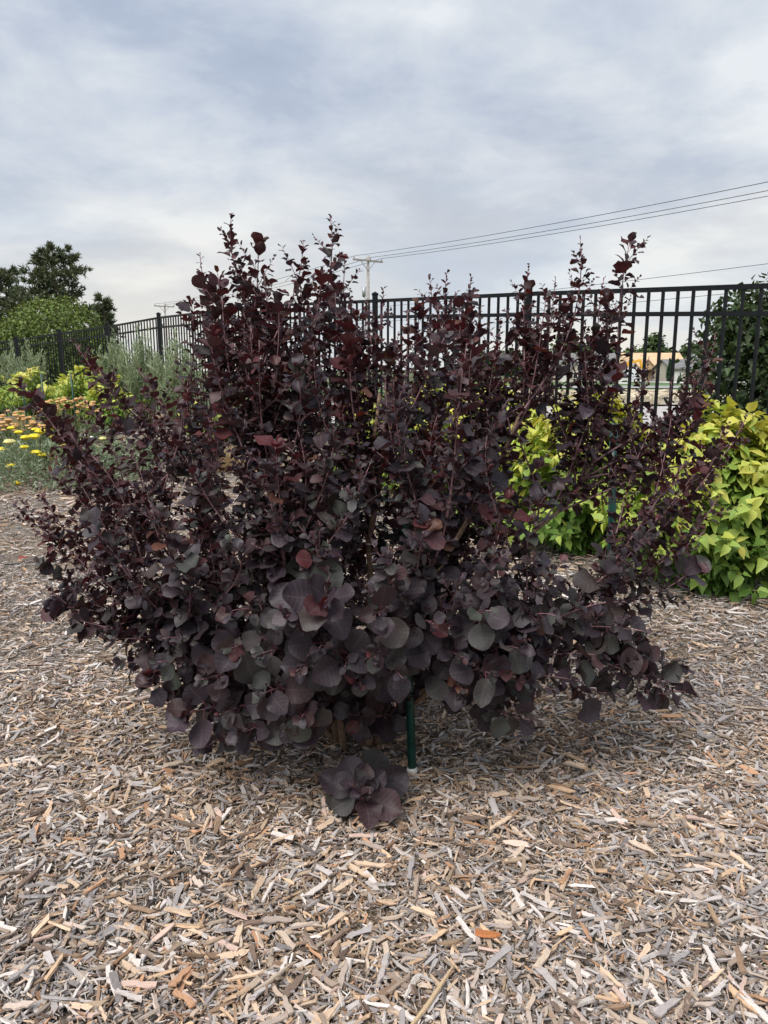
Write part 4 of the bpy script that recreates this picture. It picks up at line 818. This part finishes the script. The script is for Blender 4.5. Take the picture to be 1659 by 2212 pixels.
def trailer():
    Y = 134.; x0, x1 = px_x(1349, Y), px_x(1391, Y); z = float(gh(x0, Y)); root = empty('cargo_trailer', (x0, Y, z)); tag(root, 'white box trailer parked in front of the unfinished house', 'trailer')
    MB().box((x0, Y - 1.1, z + .55), (x1, Y + 1.1, z + 2.35)).build('box', M['wrap'], root, bevel=.06); MB().bar((x0 - 1.2, Y, z + .5), (x0, Y, z + .5), .12).build('hitch', M['rubber'], root)
    for k in (0, .8):
        w = MB(); cx = (x0 + x1) / 2 + k; w.tube([(cx, Y - 1.25, z + .36), (cx, Y - 1.02, z + .36)], [.36, .36], 14); t = w.build('wheel', M['rubber'], root); r = MB(); r.tube([(cx, Y - 1.27, z + .36), (cx, Y - 1.24, z + .36)], [.2, .2], 10); r.build('rim', M['trim'], t)
    MB().box((x1 - 1.3, Y - 1.13, z + .7), (x1 - .5, Y - 1.105, z + 2.2)).build('door', M['trim'], root)
trailer()
Yc = 146.; xc = px_x(1446, Yc); zc = float(gh(xc, Yc))
crown_tree('narrow_cypress', 'narrow dark green cypress beside the beige garage', 'tree', (xc, Yc), 4.3, [(0, 0, 1.0, .55, .55, 1.1), (0, 0, 2.0, .48, .48, 1.2), (0, 0, 3.1, .30, .30, 1.1), (0, 0, 3.9, .14, .14, .6)], 1600, .24, [(.02, .05, .022), (.03, .065, .03), (.04, .08, .035)], .12, shell=.3, droop=-.8)
def lamp_post():
    Y = 104.; x = px_x(1301, Y); z = float(gh(x, Y)); root = empty('street_lamp', (x, Y, z)); tag(root, 'slim grey street lamp standing before the distant houses', 'street lamp'); H = 5.2
    MB().tube([(x, Y, z), (x, Y, z + H)], [.12, .08], 8).build('pole', M['steel'], root, True); MB().tube(bez(np.array([x, Y, z + H - .1]), np.array([x, Y, z + H + .3]), np.array([x - .6, Y, z + H + .4]), np.array([x - 1.2, Y, z + H + .3]), 7), .05, 6).build('arm', M['steel'], root, True)
    MB().box((x - 1.7, Y - .15, z + H + .22), (x - 1.1, Y + .15, z + H + .36)).build('lamp_head', M['steel'], root, bevel=.04)
lamp_post()
Yb = 112.; xb = px_x(1345, Yb); zb = float(gh(xb, Yb)); r_ = empty('utility_box', (xb, Yb, zb)); tag(r_, 'low white utility box on the lawn below the trailer', 'utility box')
MB().box((xb - .9, Yb - .5, zb), (xb + .9, Yb + .5, zb + 1.0)).build('cabinet', M['white_paint'], r_, bevel=.05); MB().box((xb - 1., Yb - .6, zb + 1.002), (xb + 1., Yb + .6, zb + 1.1)).build('lid', M['trim'], r_)

# ------------------------------------------------------------------ power poles and lines
PA = np.array([at(795, 600, 66)[0], 66., 0]); DL = unit(np.array([20.1, -30., 0])); PB = PA + DL * 55; PC = PA - DL * 55; AX = np.array([DL[1], -DL[0], 0]) * -1
def pole(p, label, T=CAM_H + 9.6):
    z = float(gh(p[0], p[1])); root = empty('utility_pole', (p[0], p[1], z)); tag(root, label, 'utility pole')
    MB().tube([(p[0], p[1], z - .3), (p[0], p[1], T)], [.17, .12], 10).build('pole', M['old_wood'], root, True)
    a = np.array([p[0], p[1] - .18, T - .45]); MB().bar(a - AX * 1.5, a + AX * 1.5, .11, .14).build('crossarm', M['old_wood'], root)
    for s in (-1, 1): MB().bar(a + AX * s * .72 - (0, .02, .05), np.array([p[0], p[1] - .16, T - 1.25]), .045).build('brace', M['old_wood'], root)
    for q in (a - AX * 1.38 + (0, 0, .08), a + AX * .25 + (0, 0, .08), a + AX * 1.38 + (0, 0, .08)): MB().tube([q, q + np.array([0, 0, .1]), q + np.array([0, 0, .2])], [.04, .06, .03], 8).build('insulator', M['porcelain'], root, True)
    MB().tube([(p[0] - .35, p[1] - .1, T - 3.4), (p[0] - .35, p[1] - .1, T - 2.6)], [.16, .16], 10).build('transformer', M['steel'], root, True)
    return [a - AX * 1.38 + (0, 0, .28), a + AX * .25 + (0, 0, .28), a + AX * 1.38 + (0, 0, .28), np.array([p[0] + .1, p[1] - .1, CAM_H + 5.3]), np.array([p[0] + .1, p[1] - .1, CAM_H + 4.1])]
EA = pole(PA, 'weathered wooden utility pole with a crossarm rising behind the fence'); EB = pole(PB, 'wooden utility pole out past the near end of the fence', CAM_H + 8.6); EC = pole(PC, 'distant wooden utility pole behind the feathery shrubs')
def cable(a, b, sag, r, label, grp):
    t = np.linspace(0, 1, 28)[:, None]; p = a + (b - a) * t; p[:, 2] -= (4 * sag * t * (1 - t))[:, 0]; o = MB().tube(p, r, 5).build('power_line', M['cable'], None, True); tag(o, label, 'cable', grp)
for k in range(5):
    up = k < 3
    cable(EA[k], EB[k], .5 if up else .35, .017 if up else .014, 'thin power line climbing from the wooden pole crossarm' if up else 'lower cable running from the wooden pole towards the near fence end', 'power lines on the crossarm' if up else 'lower cables')
    cable(EA[k], EC[k], .6, .02, 'thin power line running away behind the bush from the wooden pole', 'power lines beyond the pole')
